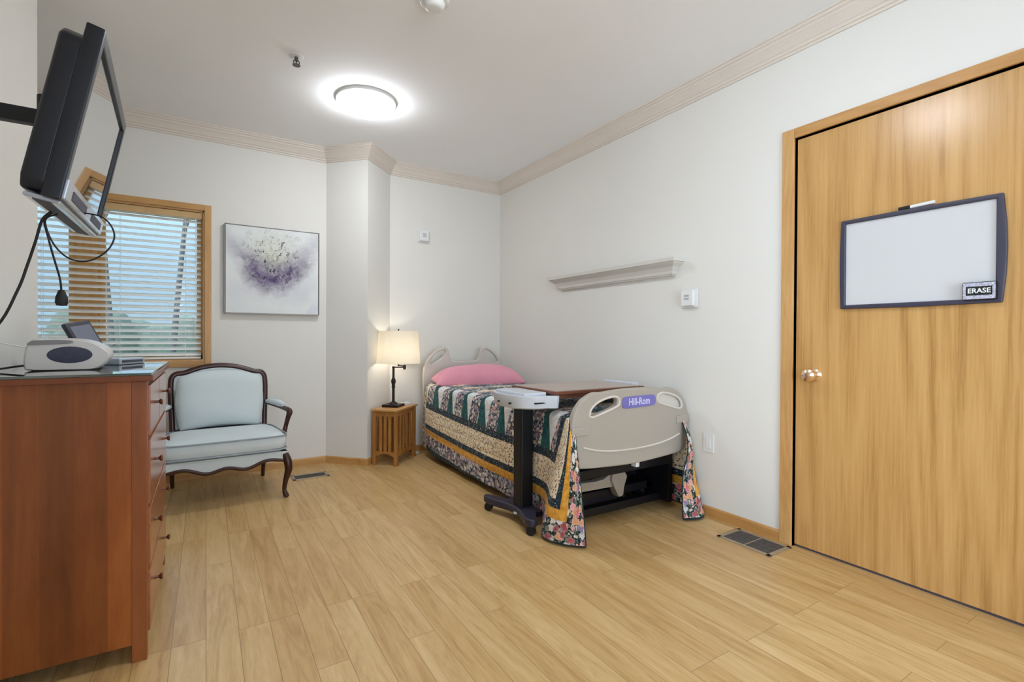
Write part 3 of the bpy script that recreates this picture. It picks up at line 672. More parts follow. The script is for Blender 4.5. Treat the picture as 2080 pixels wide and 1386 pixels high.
tag(B().tube([(-.545, 2.47, DT+.078), (-.585, 2.45, DT+.088), (-.62, 2.42, DT+.10), (-.6485, 2.39, DT+.11)], .0022, 8).build('antenna_wire', M['white_plastic']), 'thin white wire running from the radio to the wall', 'wire')

# portable player behind the radio
pl = thing('portable_player', 'grey portable video player with tilted screen behind the radio', 'video player', (-.350, 2.765, DT), math.radians(60))
bb = B().box(-.075, .08, -.085, .085, .0, .028, .006).build('base', M['tv_silver'], pl)
B().box(-.06, .06, -.088, -.082, .010, .020, .001).build('button_strip', M['silver_dark'], bb)
Mt = Matrix.Translation((0, .07, .028)) @ Matrix.Rotation(math.radians(-24), 4, 'X') @ Matrix.Rotation(math.radians(-9), 4, 'Y')
sc_ = B().box(-.070, .070, -.010, .010, 0, .172, .005, M=Mt).build('screen_lid', M['panel_dark'], pl)
B().box(-.056, .056, -.012, -.009, .022, .152, .001, M=Mt).build('screen', M['panel_grey'], sc_)

# ------------------------------------------------------------------ television
TLp = Vector((-.190, 1.414, 1.796)); tilt, yw, ro = .200, .073, .063; W, Hh = .75, .398
w_ = Vector((-math.sin(yw), math.cos(yw), 0)); n0 = Vector((math.cos(yw), math.sin(yw), 0)); upv = Vector((0, 0, 1))*math.cos(tilt)+n0*math.sin(tilt); nn = n0*math.cos(tilt)-Vector((0, 0, 1))*math.sin(tilt)
w2 = w_*math.cos(ro)+upv*math.sin(ro); u2 = upv*math.cos(ro)-w_*math.sin(ro)
cen = TLp+w2*W/2-u2*Hh/2
TM = Matrix((( w2.x, nn.x, u2.x, cen.x), (w2.y, nn.y, u2.y, cen.y), (w2.z, nn.z, u2.z, cen.z), (0, 0, 0, 1)))   # local x = width, y = out of screen, z = up
tv = thing('television', 'black flat television tilted down on a wall arm', 'television'); tv.matrix_world = TM
b = B(); b.plate([(-W/2, -Hh/2+.0), (W/2, -Hh/2), (W/2, Hh/2), (-W/2, Hh/2)], .034, [[(-W/2+.03, -Hh/2+.055), (W/2-.03, -Hh/2+.055), (W/2-.03, Hh/2-.03), (-W/2+.03, Hh/2-.03)]], .004, M=Matrix.Translation((0, -.034, 0)))
b.build('bezel', M['tv_black'], tv)
B().box(-W/2+.028, W/2-.028, -.012, -.007, -Hh/2+.05, Hh/2-.028).build('screen', M['screen'], tv, smooth=False)
b = B(); hs = [(-.366, -.165), (-.345, -.192), (.345, -.192), (.366, -.165), (.366, .160), (.345, .176), (-.345, .176), (-.366, .160)]
b.plate(hs, .046, bev=.009, seg=4, M=Matrix.Translation((0, -.074, 0))); b.build('housing', M['tv_black'], tv)
b = B(); b.box(-W/2+.004, W/2-.004, -.004, .007, -Hh/2+.004, -Hh/2+.050, .003); b.box(-W/2+.02, W/2-.02, -.064, -.002, -Hh/2-.008, -Hh/2+.002, .003)
ch = b.build('speaker_bar', M['tv_silver'], tv)
b = B(); b.box(-.30, -.06, .0065, .0085, -Hh/2+.014, -Hh/2+.036, .001); b.box(.06, .30, .0065, .0085, -Hh/2+.014, -Hh/2+.036, .001); b.box(-.34, .34, -.050, -.02, -Hh/2-.0095, -Hh/2-.0075)
b.build('speaker_mesh', M['silver_dark'], ch)
mt = thing('tv_wall_arm', 'black metal arm holding the television on the left wall', 'wall mount', (XL, 1.80, 1.60))
bc = TM @ Vector((0, -.075, .02))          # back centre
lc = bc-Vector((XL, 1.80, 1.60))
B().box(0, .012, -.06, .06, -.02, .20, .003).build('wall_plate', M['black_metal'], mt)
az = .098
b = B(); b.box(.006, lc.x-.045, -.016, .016, az-.022, az+.018, .003); b.build('arm', M['black_metal'], mt)
b = B(); b.cyl((lc.x-.045, 0, az-.045), (lc.x-.045, 0, az+.06), .020, bev=.002); b.box(lc.x-.045, lc.x-.014, -.03, .03, az-.03, az+.062, .003); b.build('swivel_head', M['black_metal'], mt)
b = B(); b.box(-.06, .06, -.088, -.0745, -.05, .10, .002, M=mt.matrix_world.inverted() @ TM if False else Matrix.Translation(-Vector((XL, 1.80, 1.60))) @ TM); b.build('mounting_plate', M['black_metal'], mt)
# cords below the television
def tvp(x, y, z_): return TM @ Vector((x, y, z_))
(B().tube([(-.322, 1.62, 1.414), (-.339, 1.62, 1.392), (-.351, 1.62, 1.339), (-.366, 1.62, 1.278), (-.383, 1.62, 1.217), (-.42, 1.62, 1.128), (-.50, 1.62, 1.04), (-.60, 1.61, .985), (-.6465, 1.60, .965)], .0030, 8).build('power_cord', M['rubber'], tv, M=TM.inverted()))
(B().tube([(-.318, 1.66, 1.417), (-.342, 1.66, 1.398), (-.327, 1.66, 1.342), (-.297, 1.66, 1.307), (-.259, 1.66, 1.304), (-.224, 1.66, 1.331), (-.207, 1.66, 1.368), (-.213, 1.66, 1.400), (-.235, 1.67, 1.424), (-.27, 1.68, 1.431)], .0020, 8).build('antenna_cable', M['rubber'], tv, M=TM.inverted()))
hc = thing('hanging_cable', 'black cable with a plug end hanging below the television', 'cord', (-.325, 1.64, 1.415))
o_ = hc.location
pts = [(-.336, 1.625, 1.392), (-.329, 1.62, 1.353), (-.318, 1.62, 1.3), (-.307, 1.62, 1.250), (-.304, 1.62, 1.212)]
B().tube([(0, 0, 0)]+[tuple(Vector(q)-o_) for q in pts], .0022, 8).build('wire', M['rubber'], hc)
q = Vector(pts[-1])-o_; b = B(); b.lathe([(.001, .012), (.006, .010), (.012, -.008), (.013, -.020), (.010, -.028), (.001, -.029)], 16, M=Matrix.Translation(q)); b.build('plug', M['rubber'], hc)

# ------------------------------------------------------------------ upholstered chair
ch = thing('upholstered_armchair', 'wide pale blue upholstered armchair with carved dark wood frame', 'armchair', (.100, 4.015, 0), math.radians(2.5))
Mc = Matrix
# cushion
def soft_box(b, x0, x1, y0, y1, z0, z1, r=.04, crown_=.02, taper=0, nx=16, ny=12):
    V = []; F = []
    def ring(z_, inset):
        out = []
        N_ = 64
        for i in range(N_):
            a = 2*PI*i/N_; c, s_ = math.cos(a), math.sin(a); e = .28
            px = math.copysign(abs(c)**e, c); py = math.copysign(abs(s_)**e, s_)
            hx_ = (x1-x0)/2-inset; hy_ = (y1-y0)/2-inset
            y = (y0+y1)/2+py*hy_; k = 1-taper*(y-y0)/(y1-y0)
            out.append(((x0+x1)/2+px*hx_*k, y, z_))
        return out
    prof = [(z0, r), (z0+.004, r*.5), (z0+.015, r*.12), ((z0+z1)/2, 0), (z1-.015, r*.10), (z1-.004, r*.42), (z1+crown_*.25, r), (z1+crown_*.7, r*2.8), (z1+crown_, r*5)]
    for z_, i_ in prof: V += ring(z_, i_)
    n = 64
    for k in range(len(prof)-1):
        for j in range(n): F.append((k*n+j, k*n+(j+1) % n, (k+1)*n+(j+1) % n, (k+1)*n+j))
    F.append(tuple(range(n))[::-1]); F.append(tuple(range((len(prof)-1)*n, len(prof)*n)))
    b.quads(V, F)
b = B(); soft_box(b, -.375, .375, -.385, .20, .335, .432, .035, .022, .12); cu = b.build('seat_cushion', M['chair_fabric'], ch, ang=60)
def ringpts(x0, x1, y0, y1, z_, taper, N_=40):
    out = []
    for i in range(N_):
        a = 2*PI*i/N_; c, s_ = math.cos(a), math.sin(a); e = .28
        y = (y0+y1)/2+math.copysign(abs(s_)**e, s_)*(y1-y0)/2; k = 1-taper*(y-y0)/(y1-y0)
        out.append(((x0+x1)/2+math.copysign(abs(c)**e, c)*(x1-x0)/2*k, y, z_))
    return out
b = B(); b.tube(ringpts(-.373, .373, -.383, .198, .430, .12), .0055, 8, 2, True); b.tube(ringpts(-.373, .373, -.383, .198, .338, .12), .0055, 8, 2, True); b.build('piping', M['piping'], cu)
# seat base apron
def wave(u): return -.012*math.cos(u*6*PI)+.014*math.cos(u*2*PI)-.004*math.sin(u*4*PI)**2
def apron(b, x0, x1, y0, y1, zt, zb, t, flip=1):
    V = []; F = []; n = 40
    for i in range(n+1):
        u = i/n; x = x0+(x1-x0)*u; y = y0+(y1-y0)*u; z_ = zb+wave(u)
        nx_, ny_ = (y1-y0), -(x1-x0); l = math.hypot(nx_, ny_); nx_ /= l; ny_ /= l
        for dz, o in ((zt, 0), (z_, 0), (z_, t), (zt, t)): V.append((x-nx_*o*flip, y-ny_*o*flip, dz))
    for i in range(n):
        for j in range(4): F.append((i*4+j, (i+1)*4+j, (i+1)*4+(j+1) % 4, i*4+(j+1) % 4))
    F += [(0, 1, 2, 3), (n*4, n*4+1, n*4+2, n*4+3)]
    b.quads(V, F)
b = B(); apron(b, -.362, .362, -.362, -.362, .322, .262, .05); apron(b, .362, .32, -.362, .27, .322, .268, .04); apron(b, -.32, -.362, .27, -.362, .322, .268, .04)
b.box(-.32, .32, -.33, .27, .30, .333)
b.build('seat_apron', M['chair_fabric'], ch, ang=50)
b = B()
def rail(x0, y0, x1, y1, zb): b.tube([(x0+(x1-x0)*i/24, y0+(y1-y0)*i/24, zb-.006+wave(i/24)) for i in range(25)], .0125, 8, 2)
rail(-.362, -.358, .362, -.358, .262); rail(.358, -.362, .318, .28, .268); rail(-.358, -.362, -.318, .28, .268)
b.build('seat_rail', M['walnut'], ch)
for sx in (-1, 1):
    b = B(); b.tube([(sx*.345, -.345, .30), (sx*.362, -.362, .25), (sx*.366, -.366, .19), (sx*.350, -.350, .11), (sx*.344, -.344, .05), (sx*.352, -.354, .018), (sx*.356, -.360, .014)], [.024, .027, .024, .0165, .0135, .019, .012], 12)
    b.ball((sx*.354, -.357, .014), (.018, .020, .014), 12); b.build('leg', M['walnut'], ch)
    b = B(); b.tube([(sx*.300, .27, .30), (sx*.300, .275, .18), (sx*.297, .295, .07), (sx*.296, .31, .004)], [.022, .019, .015, .014], 10); b.build('leg', M['walnut'], ch)
# back: reclined plane y = .235 + .16*(z-.42)
def by(z_): return .200+.15*(z_-.42)
arch = [(-.292, .40), (-.296, .52), (-.302, .64), (-.304, .74), (-.297, .805), (-.272, .832), (-.225, .838), (-.17, .858), (-.10, .878), (0, .888), (.10, .878), (.17, .858), (.225, .838), (.272, .832), (.297, .805), (.304, .74), (.302, .64), (.296, .52), (.292, .40)]
b = B(); b.tube([(x, by(z_)+.02, z_) for x, z_ in arch], .0155, 10, 5, sy=1.3); b.tube([(-.29, by(.43)+.02, .43), (0, by(.43)+.02, .43), (.29, by(.43)+.02, .43)], .013, 8)
b.build('back_frame', M['walnut'], ch)
dense = [catmull(arch, i*(len(arch)-1)/60) for i in range(61)]
b = B(); b.plate([(x*.985, z_-.006) for x, z_ in dense], .02, M=Matrix(((1, 0, 0, 0), (0, 1, .15, .200-.15*.42+.012), (0, 0, 1, 0), (0, 0, 0, 1)))); b.build('back_panel', M['chair_fabric'], ch)
# back cushion
V = []; F = []; nu, nv = 30, 22
for side in (-1, 1):
    for j in range(nv+1):
        v = j/nv
        for i in range(nu+1):
            u = -1+2*i/nu
            hw = .262+.018*math.sin(v*PI)-.012*(1-v)**3
            zt = .808+.050*(1-abs(u)**2.2); zb = .452+.008*math.cos(u*3)
            z_ = zb+(zt-zb)*v; th = (.012+.050*(1-abs(u)**5)**.6*(1-abs(2*v-1)**5)**.6)
            if side < 0: th += .010*math.sin(v*PI)*(1-u*u)+.004*math.sin(7*v+2*u)*(1-abs(u)**4)*(1-abs(2*v-1)**4)
            V.append((u*hw, by(z_)-.058+side*th*(1 if side < 0 else .6), z_))
m_ = (nu+1)*(nv+1)
for s_ in (0, 1):
    for j in range(nv):
        for i in range(nu):
            q = s_*m_+j*(nu+1)+i; F.append((q, q+1, q+nu+2, q+nu+1))
bd = [i for i in range(nu+1)]+[j*(nu+1)+nu for j in range(1, nv+1)]+[nv*(nu+1)+i for i in range(nu-1, -1, -1)]+[j*(nu+1) for j in range(nv-1, 0, -1)]
for i in range(len(bd)): F.append((bd[i], bd[(i+1) % len(bd)], m_+bd[(i+1) % len(bd)], m_+bd[i]))
b = B(); b.quads(V, F); b.build('back_cushion', M['chair_fabric'], ch, ang=80)
for sx in (-1, 1):
    b = B(); b.tube([(sx*.298, .235, .600), (sx*.335, .14, .590), (sx*.380, .02, .578), (sx*.408, -.09, .570), (sx*.414, -.135, .556), (sx*.403, -.135, .515), (sx*.392, -.12, .46), (sx*.378, -.13, .40), (sx*.362, -.16, .31)], [.013, .0135, .0145, .019, .021, .017, .015, .017, .018], 10)
    a_ = b.build('arm', M['walnut'], ch)
    b = B(); b.tube([(sx*.312, .20, .606), (sx*.340, .13, .610), (sx*.374, .04, .602), (sx*.394, -.03, .592)], [.016, .024, .025, .015], 12); b.build('arm_pad', M['chair_fabric'], a_)

# ------------------------------------------------------------------ end table + lamp
et = thing('end_table', 'narrow oak slatted end table in the corner beside the bed', 'side table', (1.21, 4.212, 0), math.radians(45))   # local x along long side, -y short side
TL_, TW_, TH_ = .400, .235, .486
L0 = .008
B().box(L0-.014, TL_+.014, -TW_-.012, -.0, TH_-.018, TH_, .004).build('table_top', M['mission_top'], et)
for x in (L0, TL_-.030):
    for y in (-TW_, -.034): B().box(x, x+.030, y, y+.030, 0, TH_-.018, .003).build('leg', M['mission'], et)
def endpanel(x):
    B().box(x+.006, x+.022, -TW_+.03, -.034, TH_-.062, TH_-.018).build('upper_rail', M['mission'], et); b = B()
    pts = [(-TW_+.03, .075), (-TW_+.03, .118), (-.034, .118), (-.034, .075)]+[(-.034-(TW_-.064)*i/10, .075+.026*math.sin(PI*i/10)) for i in range(1, 10)]
    b.plate([(p_[0], p_[1]) for p_ in pts], .016, M=Matrix(((0, 1, 0, x+.006), (1, 0, 0, 0), (0, 0, 1, 0), (0, 0, 0, 1)))); b.build('arched_rail', M['mission'], et)
    for i in range(3):
        y = -TW_+.03+(TW_-.064)*(i+1)/4-.0 ; B().box(x+.009, x+.019, y-.013, y+.013, .112, TH_-.05, .001).build('slat', M['mission'], et)
endpanel(L0); endpanel(TL_-.030)
for y in (-TW_+.007, -.027):
    B().box(L0+.03, TL_-.03, y, y+.016, TH_-.062, TH_-.018).build('upper_rail', M['mission'], et); B().box(L0+.03, TL_-.03, y, y+.016, .078, .118).build('lower_rail', M['mission'], et)
    for i in range(4):
        x = L0+.03+(TL_-.06-L0)*(i+1)/5; B().box(x-.013, x+.013, y+.003, y+.013, .112, TH_-.05, .001).build('slat', M['mission'], et)
lp = thing('table_lamp', 'bronze swing arm table lamp with lit white shade on end table', 'lamp', (1.425, 4.275, TH_), math.radians(32-32))
b = B(); b.box(-.075, .075, -.075, .075, 0, .022, .004, M=Matrix.Rotation(math.radians(45), 4, 'Z')); b.lathe([(.045, .022), (.03, .036), (.014, .046)], 24); b.build('base', M['bronze'], lp)
b = B(); b.lathe([(.001, .04), (.012, .04), (.0115, .16), (.013, .17), (.018, .175), (.014, .185), (.015, .20), (.022, .225), (.017, .245), (.012, .255), (.0105, .26), (.0105, .345), (.013, .35), (.013, .36), (.001, .361)], 20); b.build('stem', M['bronze'], lp)
sh = Vector((.048, .006, 0))
b = B(); b.cyl((0, 0, .352), (.092, -.03, .352), .006); b.ball((.092, -.03, .352), .012); b.lathe([(.001, .33), (.012, .332), (.014, .352), (.012, .372), (.001, .374)], 16, c=(.092, -.03, 0)); b.cyl((.092, -.03, .362), (sh.x, sh.y, .366), .005); b.cyl((sh.x, sh.y, .36), (sh.x, sh.y, .455), .007); b.build('swing_arm', M['bronze'], lp)
b = B(); b.cyl((sh.x-.0, sh.y, .40), (sh.x, sh.y, .445), .017); b.build('socket', M['bronze'], lp)
b = B(); b.lathe([(.001, .445), (.014, .447), (.030, .475), (.034, .50), (.024, .525), (.001, .532)], 20, c=(sh.x, sh.y, 0)); b.build('bulb', M['bulb'], lp)
b = B(); b.lathe([(.195, .388), (.176, .678), (.1745, .678), (.1935, .388), (.195, .388)], 48, c=(sh.x, sh.y, 0), cap=False)
b.build('lamp_shade', M['shade'], lp)
b = B()
for a in range(3): b.cyl((sh.x, sh.y, .672), (sh.x+.175*math.cos(a*2*PI/3), sh.y+.175*math.sin(a*2*PI/3), .672), .002, n=6)
b.cyl((sh.x, sh.y, .53), (sh.x, sh.y, .69), .003, n=8); b.ball((sh.x, sh.y, .69), .008)
b.build('shade_spider', M['bronze'], lp)
tag(B().box(1.50, 1.60, 4.305, 4.375, TH_, TH_+.022, .003).build('small_book', M['paper']), 'small white book lying behind the table lamp base', 'book')
cd = B(); cd.tube([(1.655, 4.485, .30), (1.665, 4.47, .12), (1.68, 4.44, .03), (1.72, 4.42, .012), (1.70, 4.38, .012), (1.66, 4.40, .010), (1.64, 4.44, .010)], .005, 8); tag(cd.build('bed_cord', M['white_plastic']), 'coiled pale power cord on the floor between end table and bed', 'cord')

# ------------------------------------------------------------------ hospital bed
bed = thing('hospital_bed', 'hospital bed with putty plastic headboard and footboard along the right wall', 'bed', (2.15, 3.2, 0))
O = Vector((2.15, 3.2, 0))
TB = Matrix.Translation(-O)
def bow(b):
    """bends a flat footboard piece into the gently bowed board"""
    for i in range(1, 24):
        x = 1.62+i*.042-O.x
        bmesh.ops.bisect_plane(b.bm, geom=b.bm.verts[:]+b.bm.edges[:]+b.bm.faces[:], plane_co=(x, 0, 0), plane_no=(1, 0, 0))
    for v in b.bm.verts:
        x, y, z_ = v.co.x+O.x, v.co.y+O.y, v.co.z
        dy = .036*((x-2.13)/.48)**2; k = 1+dy/2.04
        v.co = (x*k-O.x, y+dy-O.y, 1.11+(z_-1.11)*k)
    return b
# footboard, outline in x,z at y 2.04
fo = smooth_loop([(1.653, .573), (1.656, .64), (1.676, .705), (1.728, .768), (1.80, .803), (1.842, .808), (1.87, .806), (1.985, .815), (2.128, .818), (2.271, .815), (2.386, .805), (2.414, .806), (2.456, .803), (2.528, .768), (2.580, .705), (2.600, .64), (2.603, .573), (2.598, .49), (2.578, .42), (2.54, .398), (2.40, .385), (2.128, .374), (1.856, .385), (1.716, .398), (1.678, .42), (1.658, .49)], 4)
hole = smooth_loop([(1.783, .696), (1.800, .722), (1.835, .745), (1.90, .762), (1.955, .770), (1.985, .760), (1.988, .735), (1.975, .722), (1.92, .706), (1.85, .690), (1.80, .680), (1.786, .684)], 4)
hole2 = [(2*2.160-x, z_) for x, z_ in hole][::-1]
b = B(); b.plate(fo, .040, [hole, hole2], .010, M=TB @ Matrix.Translation((0, 2.035, 0)), seg=3)
fb = bow(b).build('footboard', M['board_plastic'], bed, ang=50)
# raised rims, bumpers, groove
b = B(); b.tube([(x, 2.036, z_) for x, z_ in smooth_loop([(1.76+.02, .690), (1.80, .728), (1.86, .760), (1.95, .778), (1.998, .765), (2.0, .73), (1.96, .712), (1.88, .690), (1.80, .672)], 2)], .007, 8, 2, True, M=TB)
b.tube([(2*2.160-x, 2.036, z_) for x, z_ in smooth_loop([(1.76+.02, .690), (1.80, .728), (1.86, .760), (1.95, .778), (1.998, .765), (2.0, .73), (1.96, .712), (1.88, .690), (1.80, .672)], 2)], .007, 8, 2, True, M=TB)
b.tube([(1.735, 2.035, .512), (1.83, 2.034, .487), (1.95, 2.034, .470), (2.128, 2.034, .463), (2.306, 2.034, .470), (2.426, 2.034, .487), (2.521, 2.035, .512)], .0055, 8, M=TB)
bow(b).build('trim_ridges', M['board_light'], fb)
for s_ in (-1, 1):
    x = 2.128+s_*.418; bow(B().box(x-.058, x+.058, 2.026, 2.040, .578, .628, .006, M=TB)).build('bumper', M['board_plastic'], fb)
# closed backing of the right recess
bow(B().plate(hole2, .012, M=TB @ Matrix.Translation((0, 2.052, 0)))).build('recess_panel', M['board_light'], fb)
pq = smooth_loop([(2.030, .709), (2.024, .738), (2.033, .764), (2.06, .770), (2.16, .772), (2.26, .772), (2.290, .766), (2.300, .741), (2.293, .715), (2.26, .707), (2.16, .704), (2.06, .703)], 3)
pl_ = B().plate(pq, .006, bev=.002, M=TB @ Matrix.Translation((0, 2.0305, 0))).build('name_plate', M['purple'], fb)
text_mesh('Hill-Rom', .058, .0006, .0012, .84).build('lettering', M['label_text'], fb, smooth=False, M=TB @ Matrix.Translation((2.160, 2.0302, .738)) @ Matrix.Rotation(PI/2, 4, 'X'))
# headboard
YH = 4.335
xc = 2.173
half = [(0, .40), (-.36, .40), (-.425, .43), (-.436, .60), (-.436, .78), (-.415, .86), (-.365, .935), (-.30, .990), (-.245, 1.014), (-.205, 1.015), (-.180, .985), (-.165, .925), (-.145, .890), (-.105, .877), (0, .876)]
ho = smooth_loop([(xc+x, z_) for x, z_ in half]+[(xc-x, z_) for x, z_ in half[-2:0:-1]], 4)
sl = smooth_loop([(-.372, .868), (-.340, .925), (-.285, .970), (-.232, .990), (-.212, .975), (-.215, .945), (-.235, .920), (-.32, .868), (-.355, .852)], 4)
b = B(); b.plate(ho, .036, [[(xc+x, z_) for x, z_ in sl], [(xc-x, z_) for x, z_ in sl][::-1]], .009, M=TB @ Matrix.Translation((0, YH, 0)), seg=3)
b.build('headboard', M['head_plastic'], bed, ang=50)
# deck, mattress, frame
B().box(1.735, 2.565, 2.14, 4.27, .36, .635, .05, 4, M=TB).build('mattress', M['mattress'], bed)
b = B(); b.box(1.74, 2.56, 2.12, 4.30, .30, .355, .008, M=TB)
b.build('deck', M['black_metal'], bed)
b = B()
for x in (1.80, 2.46): b.box(x, x+.05, 2.25, 4.2, .12, .17, .004, M=TB)
for y in (2.25, 4.15): b.box(1.80, 2.51, y, y+.05, .12, .17, .004, M=TB)
for x in (1.86, 2.40):
    for y in (2.6, 3.85): b.box(x, x+.05, y, y+.05, .15, .31, .004, M=TB)
b.box(1.80, 2.53, 2.40, 4.2, .05, .30, .01, M=TB); b.box(2.535, 2.575, 2.13, 4.2, .045, .36, .006, M=TB); b.box(1.80, 2.56, 2.20, 2.26, .045, .095, .006, M=TB)
b.build('base_frame', M['black_metal'], bed)
B().plate([(1.80, .212), (2.10, .205), (2.17, .225), (2.17, .30), (2.10, .30), (2.02, .262), (1.95, .258), (1.80, .268)], .05, bev=.005, M=TB @ Matrix.Translation((0, 2.18, 0))).build('crossbar', M['frame_beige'], bed)
B().plate([(2.08, .32), (2.16, .32), (2.20, .26), (2.175, .20), (2.165, .145), (2.13, .14), (2.10, .19), (2.07, .25)], .06, bev=.008, M=TB @ Matrix.Translation((0, 2.16, 0))).build('bracket', M['frame_beige'], bed)
B().box(2.155, 2.185, 2.05, 2.09, .345, .38, .003, M=TB).build('latch', M['white_plastic'], bed)
for x in (1.83, 2.485):
    for y in (2.34, 4.12):
        b = B(); b.cyl((x-.018, y, .055), (x+.018, y, .055), .055, bev=.006, M=TB); b.box(x-.026, x+.026, y-.02, y+.02, .09, .125, .004, M=TB); b.box(x-.026, x-.021, y-.015, y+.015, .05, .12, M=TB); b.box(x+.021, x+.026, y-.015, y+.015, .05, .12, M=TB)
        b.build('caster', M['rubber'], bed)

# quilt
AK = [0, .06, .16, .5, 1.0, 1.5, 1.8, 2.0, 2.13, 2.24, 2.36, 2.50]
LV = [.665, .45, .25, .0]
LEFT = [
 [(1.80, 4.285), (1.745, 4.275), (1.722, 4.20), (1.718, 3.8), (1.718, 3.3), (1.718, 2.78), (1.718, 2.48), (1.718, 2.29), (1.712, 2.15), (1.690, 2.105), (1.705, 2.097), (1.725, 2.102)],
 [(1.79, 4.295), (1.735, 4.285), (1.705, 4.21), (1.702, 3.8), (1.702, 3.3), (1.702, 2.78), (1.702, 2.48), (1.702, 2.30), (1.665, 2.17), (1.640, 2.085), (1.640, 2.03), (1.672, 1.995)],
 [(1.79, 4.30), (1.735, 4.29), (1.705, 4.22), (1.702, 3.8), (1.702, 3.3), (1.704, 2.78), (1.704, 2.50), (1.702, 2.34), (1.650, 2.22), (1.595, 2.12), (1.615, 2.02), (1.675, 1.965)],
 [(1.79, 4.30), (1.735, 4.29), (1.712, 4.22), (1.712, 3.8), (1.712, 3.3), (1.716, 2.78), (1.718, 2.54), (1.712, 2.40), (1.655, 2.29), (1.565, 2.175), (1.600, 2.045), (1.688, 1.945)]]
RIGHT = [
 [(2.50, 4.285), (2.555, 4.275), (2.578, 4.20), (2.58, 3.8), (2.58, 3.3), (2.58, 2.78), (2.58, 2.48), (2.58, 2.29), (2.585, 2.15), (2.605, 2.105), (2.600, 2.097), (2.585, 2.100)],
 [(2.51, 4.295), (2.565, 4.285), (2.595, 4.21), (2.60, 3.8), (2.60, 3.3), (2.60, 2.78), (2.60, 2.48), (2.60, 2.30), (2.615, 2.17), (2.628, 2.065), (2.595, 2.00), (2.540, 1.990)],
 [(2.51, 4.30), (2.565, 4.29), (2.60, 4.22), (2.61, 3.8), (2.61, 3.3), (2.61, 2.78), (2.61, 2.50), (2.62, 2.34), (2.640, 2.19), (2.640, 2.03), (2.565, 1.965), (2.462, 1.970)],
 [(2.51, 4.30), (2.565, 4.29), (2.60, 4.22), (2.61, 3.8), (2.61, 3.3), (2.61, 2.78), (2.615, 2.54), (2.628, 2.36), (2.648, 2.14), (2.644, 1.96), (2.555, 1.900), (2.440, 1.945)]]
HZ = [(.20,), (.15,), (.085,), (.052,), (.045,), (.045,), (.045,), (.035,), (.02,), (.010,), (.008,), (.008,)]
NA, NS, NTOP = 88, 18, 22
def mono(keys, x):
    for i in range(len(keys)-1):
        if x <= keys[i+1]: return i+(x-keys[i])/(keys[i+1]-keys[i])
    return len(keys)-1
def side(tab, a, f, sgn):
    u = mono(AK, a); hz = catmull(HZ, u)[0]; zt = .662
    z_ = zt+(hz-zt)*f
    P = [catmull(l, u) for l in tab]
    # interpolate in z between level keys (monotone, smooth)
    zz = [.665, .45, .25, 0.0]; q = 0
    for i in range(3):
        if z_ <= zz[i]: q = i+(zz[i]-z_)/(zz[i]-zz[i+1])
    q = min(max(q, 0), 3)
    x, y = catmull(P, q)
    amp = .006*f*f*(1 if a < 2.0 else .3)*min(1, a/.2)
    x += sgn*amp*math.sin(a*17+1.2*math.sin(a*5))
    return (x, y, z_), zt-hz
bm = bmesh.new(); uvl = bm.loops.layers.uv.new('UVMap'); grid = {}; UV = {}
As = [2.50*i/NA for i in range(NA+1)]; JF = max(i for i, a in enumerate(As) if a <= 2.15)
for i, a in enumerate(As):
    for j in range(NS+1):
        f = 1-j/NS
        p_, drop = side(LEFT, a, f, -1); v = bm.verts.new(p_); grid[('L', i, j)] = v; UV[v] = (a, (1-f)*.62)
        p_, drop = side(RIGHT, a, f, 1); v = bm.verts.new(p_); grid[('R', i, j)] = v; UV[v] = (a, (1-f)*.62)
    if i <= JF:
        pl0 = Vector(grid[('L', i, NS)].co); pr0 = Vector(grid[('R', i, NS)].co)
        for k in range(1, NTOP):
            u = k/NTOP; q = pl0.lerp(pr0, u); e = 1-abs(2*u-1)**7
            q.z += .018*e+.005*math.sin(a*24)*math.sin(u*19)*e
            v = bm.verts.new(q); grid[('T', i, k)] = v; UV[v] = (a, .62+u*.86)
def gt(i, k): return grid[('L', i, NS)] if k == 0 else grid[('R', i, NS)] if k == NTOP else grid[('T', i, k)]
def face(vs):
    f = bm.faces.new(vs)
    for l in f.loops: l[uvl].uv = UV[l.vert]
    f.smooth = True
for i in range(NA):
    for j in range(NS):
        face((grid[('L', i, j)], grid[('L', i+1, j)], grid[('L', i+1, j+1)], grid[('L', i, j+1)]))
        face((grid[('R', i, j)], grid[('R', i, j+1)], grid[('R', i+1, j+1)], grid[('R', i+1, j)]))
    if i < JF:
        for k in range(NTOP): face((gt(i, k), gt(i+1, k), gt(i+1, k+1), gt(i, k+1)))
# tucked foot end and head end
prev = [gt(JF, k) for k in range(NTOP+1)]
for s_ in range(1, 4):
    cur = []
    for k in range(NTOP+1):
        q = gt(JF, k); v = bm.verts.new((q.co.x, q.co.y-.012*min(s_, 2), q.co.z-.05*s_)); UV[v] = (UV[q][0]+.04*s_, UV[q][1]); cur.append(v)
    for k in range(NTOP): face((prev[k], prev[k+1], cur[k+1], cur[k]))
    prev = cur
prev = [gt(0, k) for k in range(NTOP+1)]
for s_ in range(1, 4):
    cur = []
    for k in range(NTOP+1):
        q = gt(0, k); v = bm.verts.new((q.co.x, q.co.y+.008*min(s_, 2), q.co.z-.05*s_)); UV[v] = (0, UV[q][1]); cur.append(v)
    for k in range(NTOP): face((prev[k], cur[k], cur[k+1], prev[k+1]))
    prev = cur
bmesh.ops.recalc_face_normals(bm, faces=bm.faces[:])
me = bpy.data.meshes.new('patchwork_quilt'); bm.to_mesh(me); bm.free(); me.materials.append(M['quilt'])
qo = bpy.data.objects.new('patchwork_quilt', me); COL.objects.link(qo)
tag(qo, 'patchwork floral quilt with teal and yellow bands draped over the bed', 'quilt')
sd = qo.modifiers.new('solid', 'SOLIDIFY'); sd.thickness = .007; sd.offset = 1
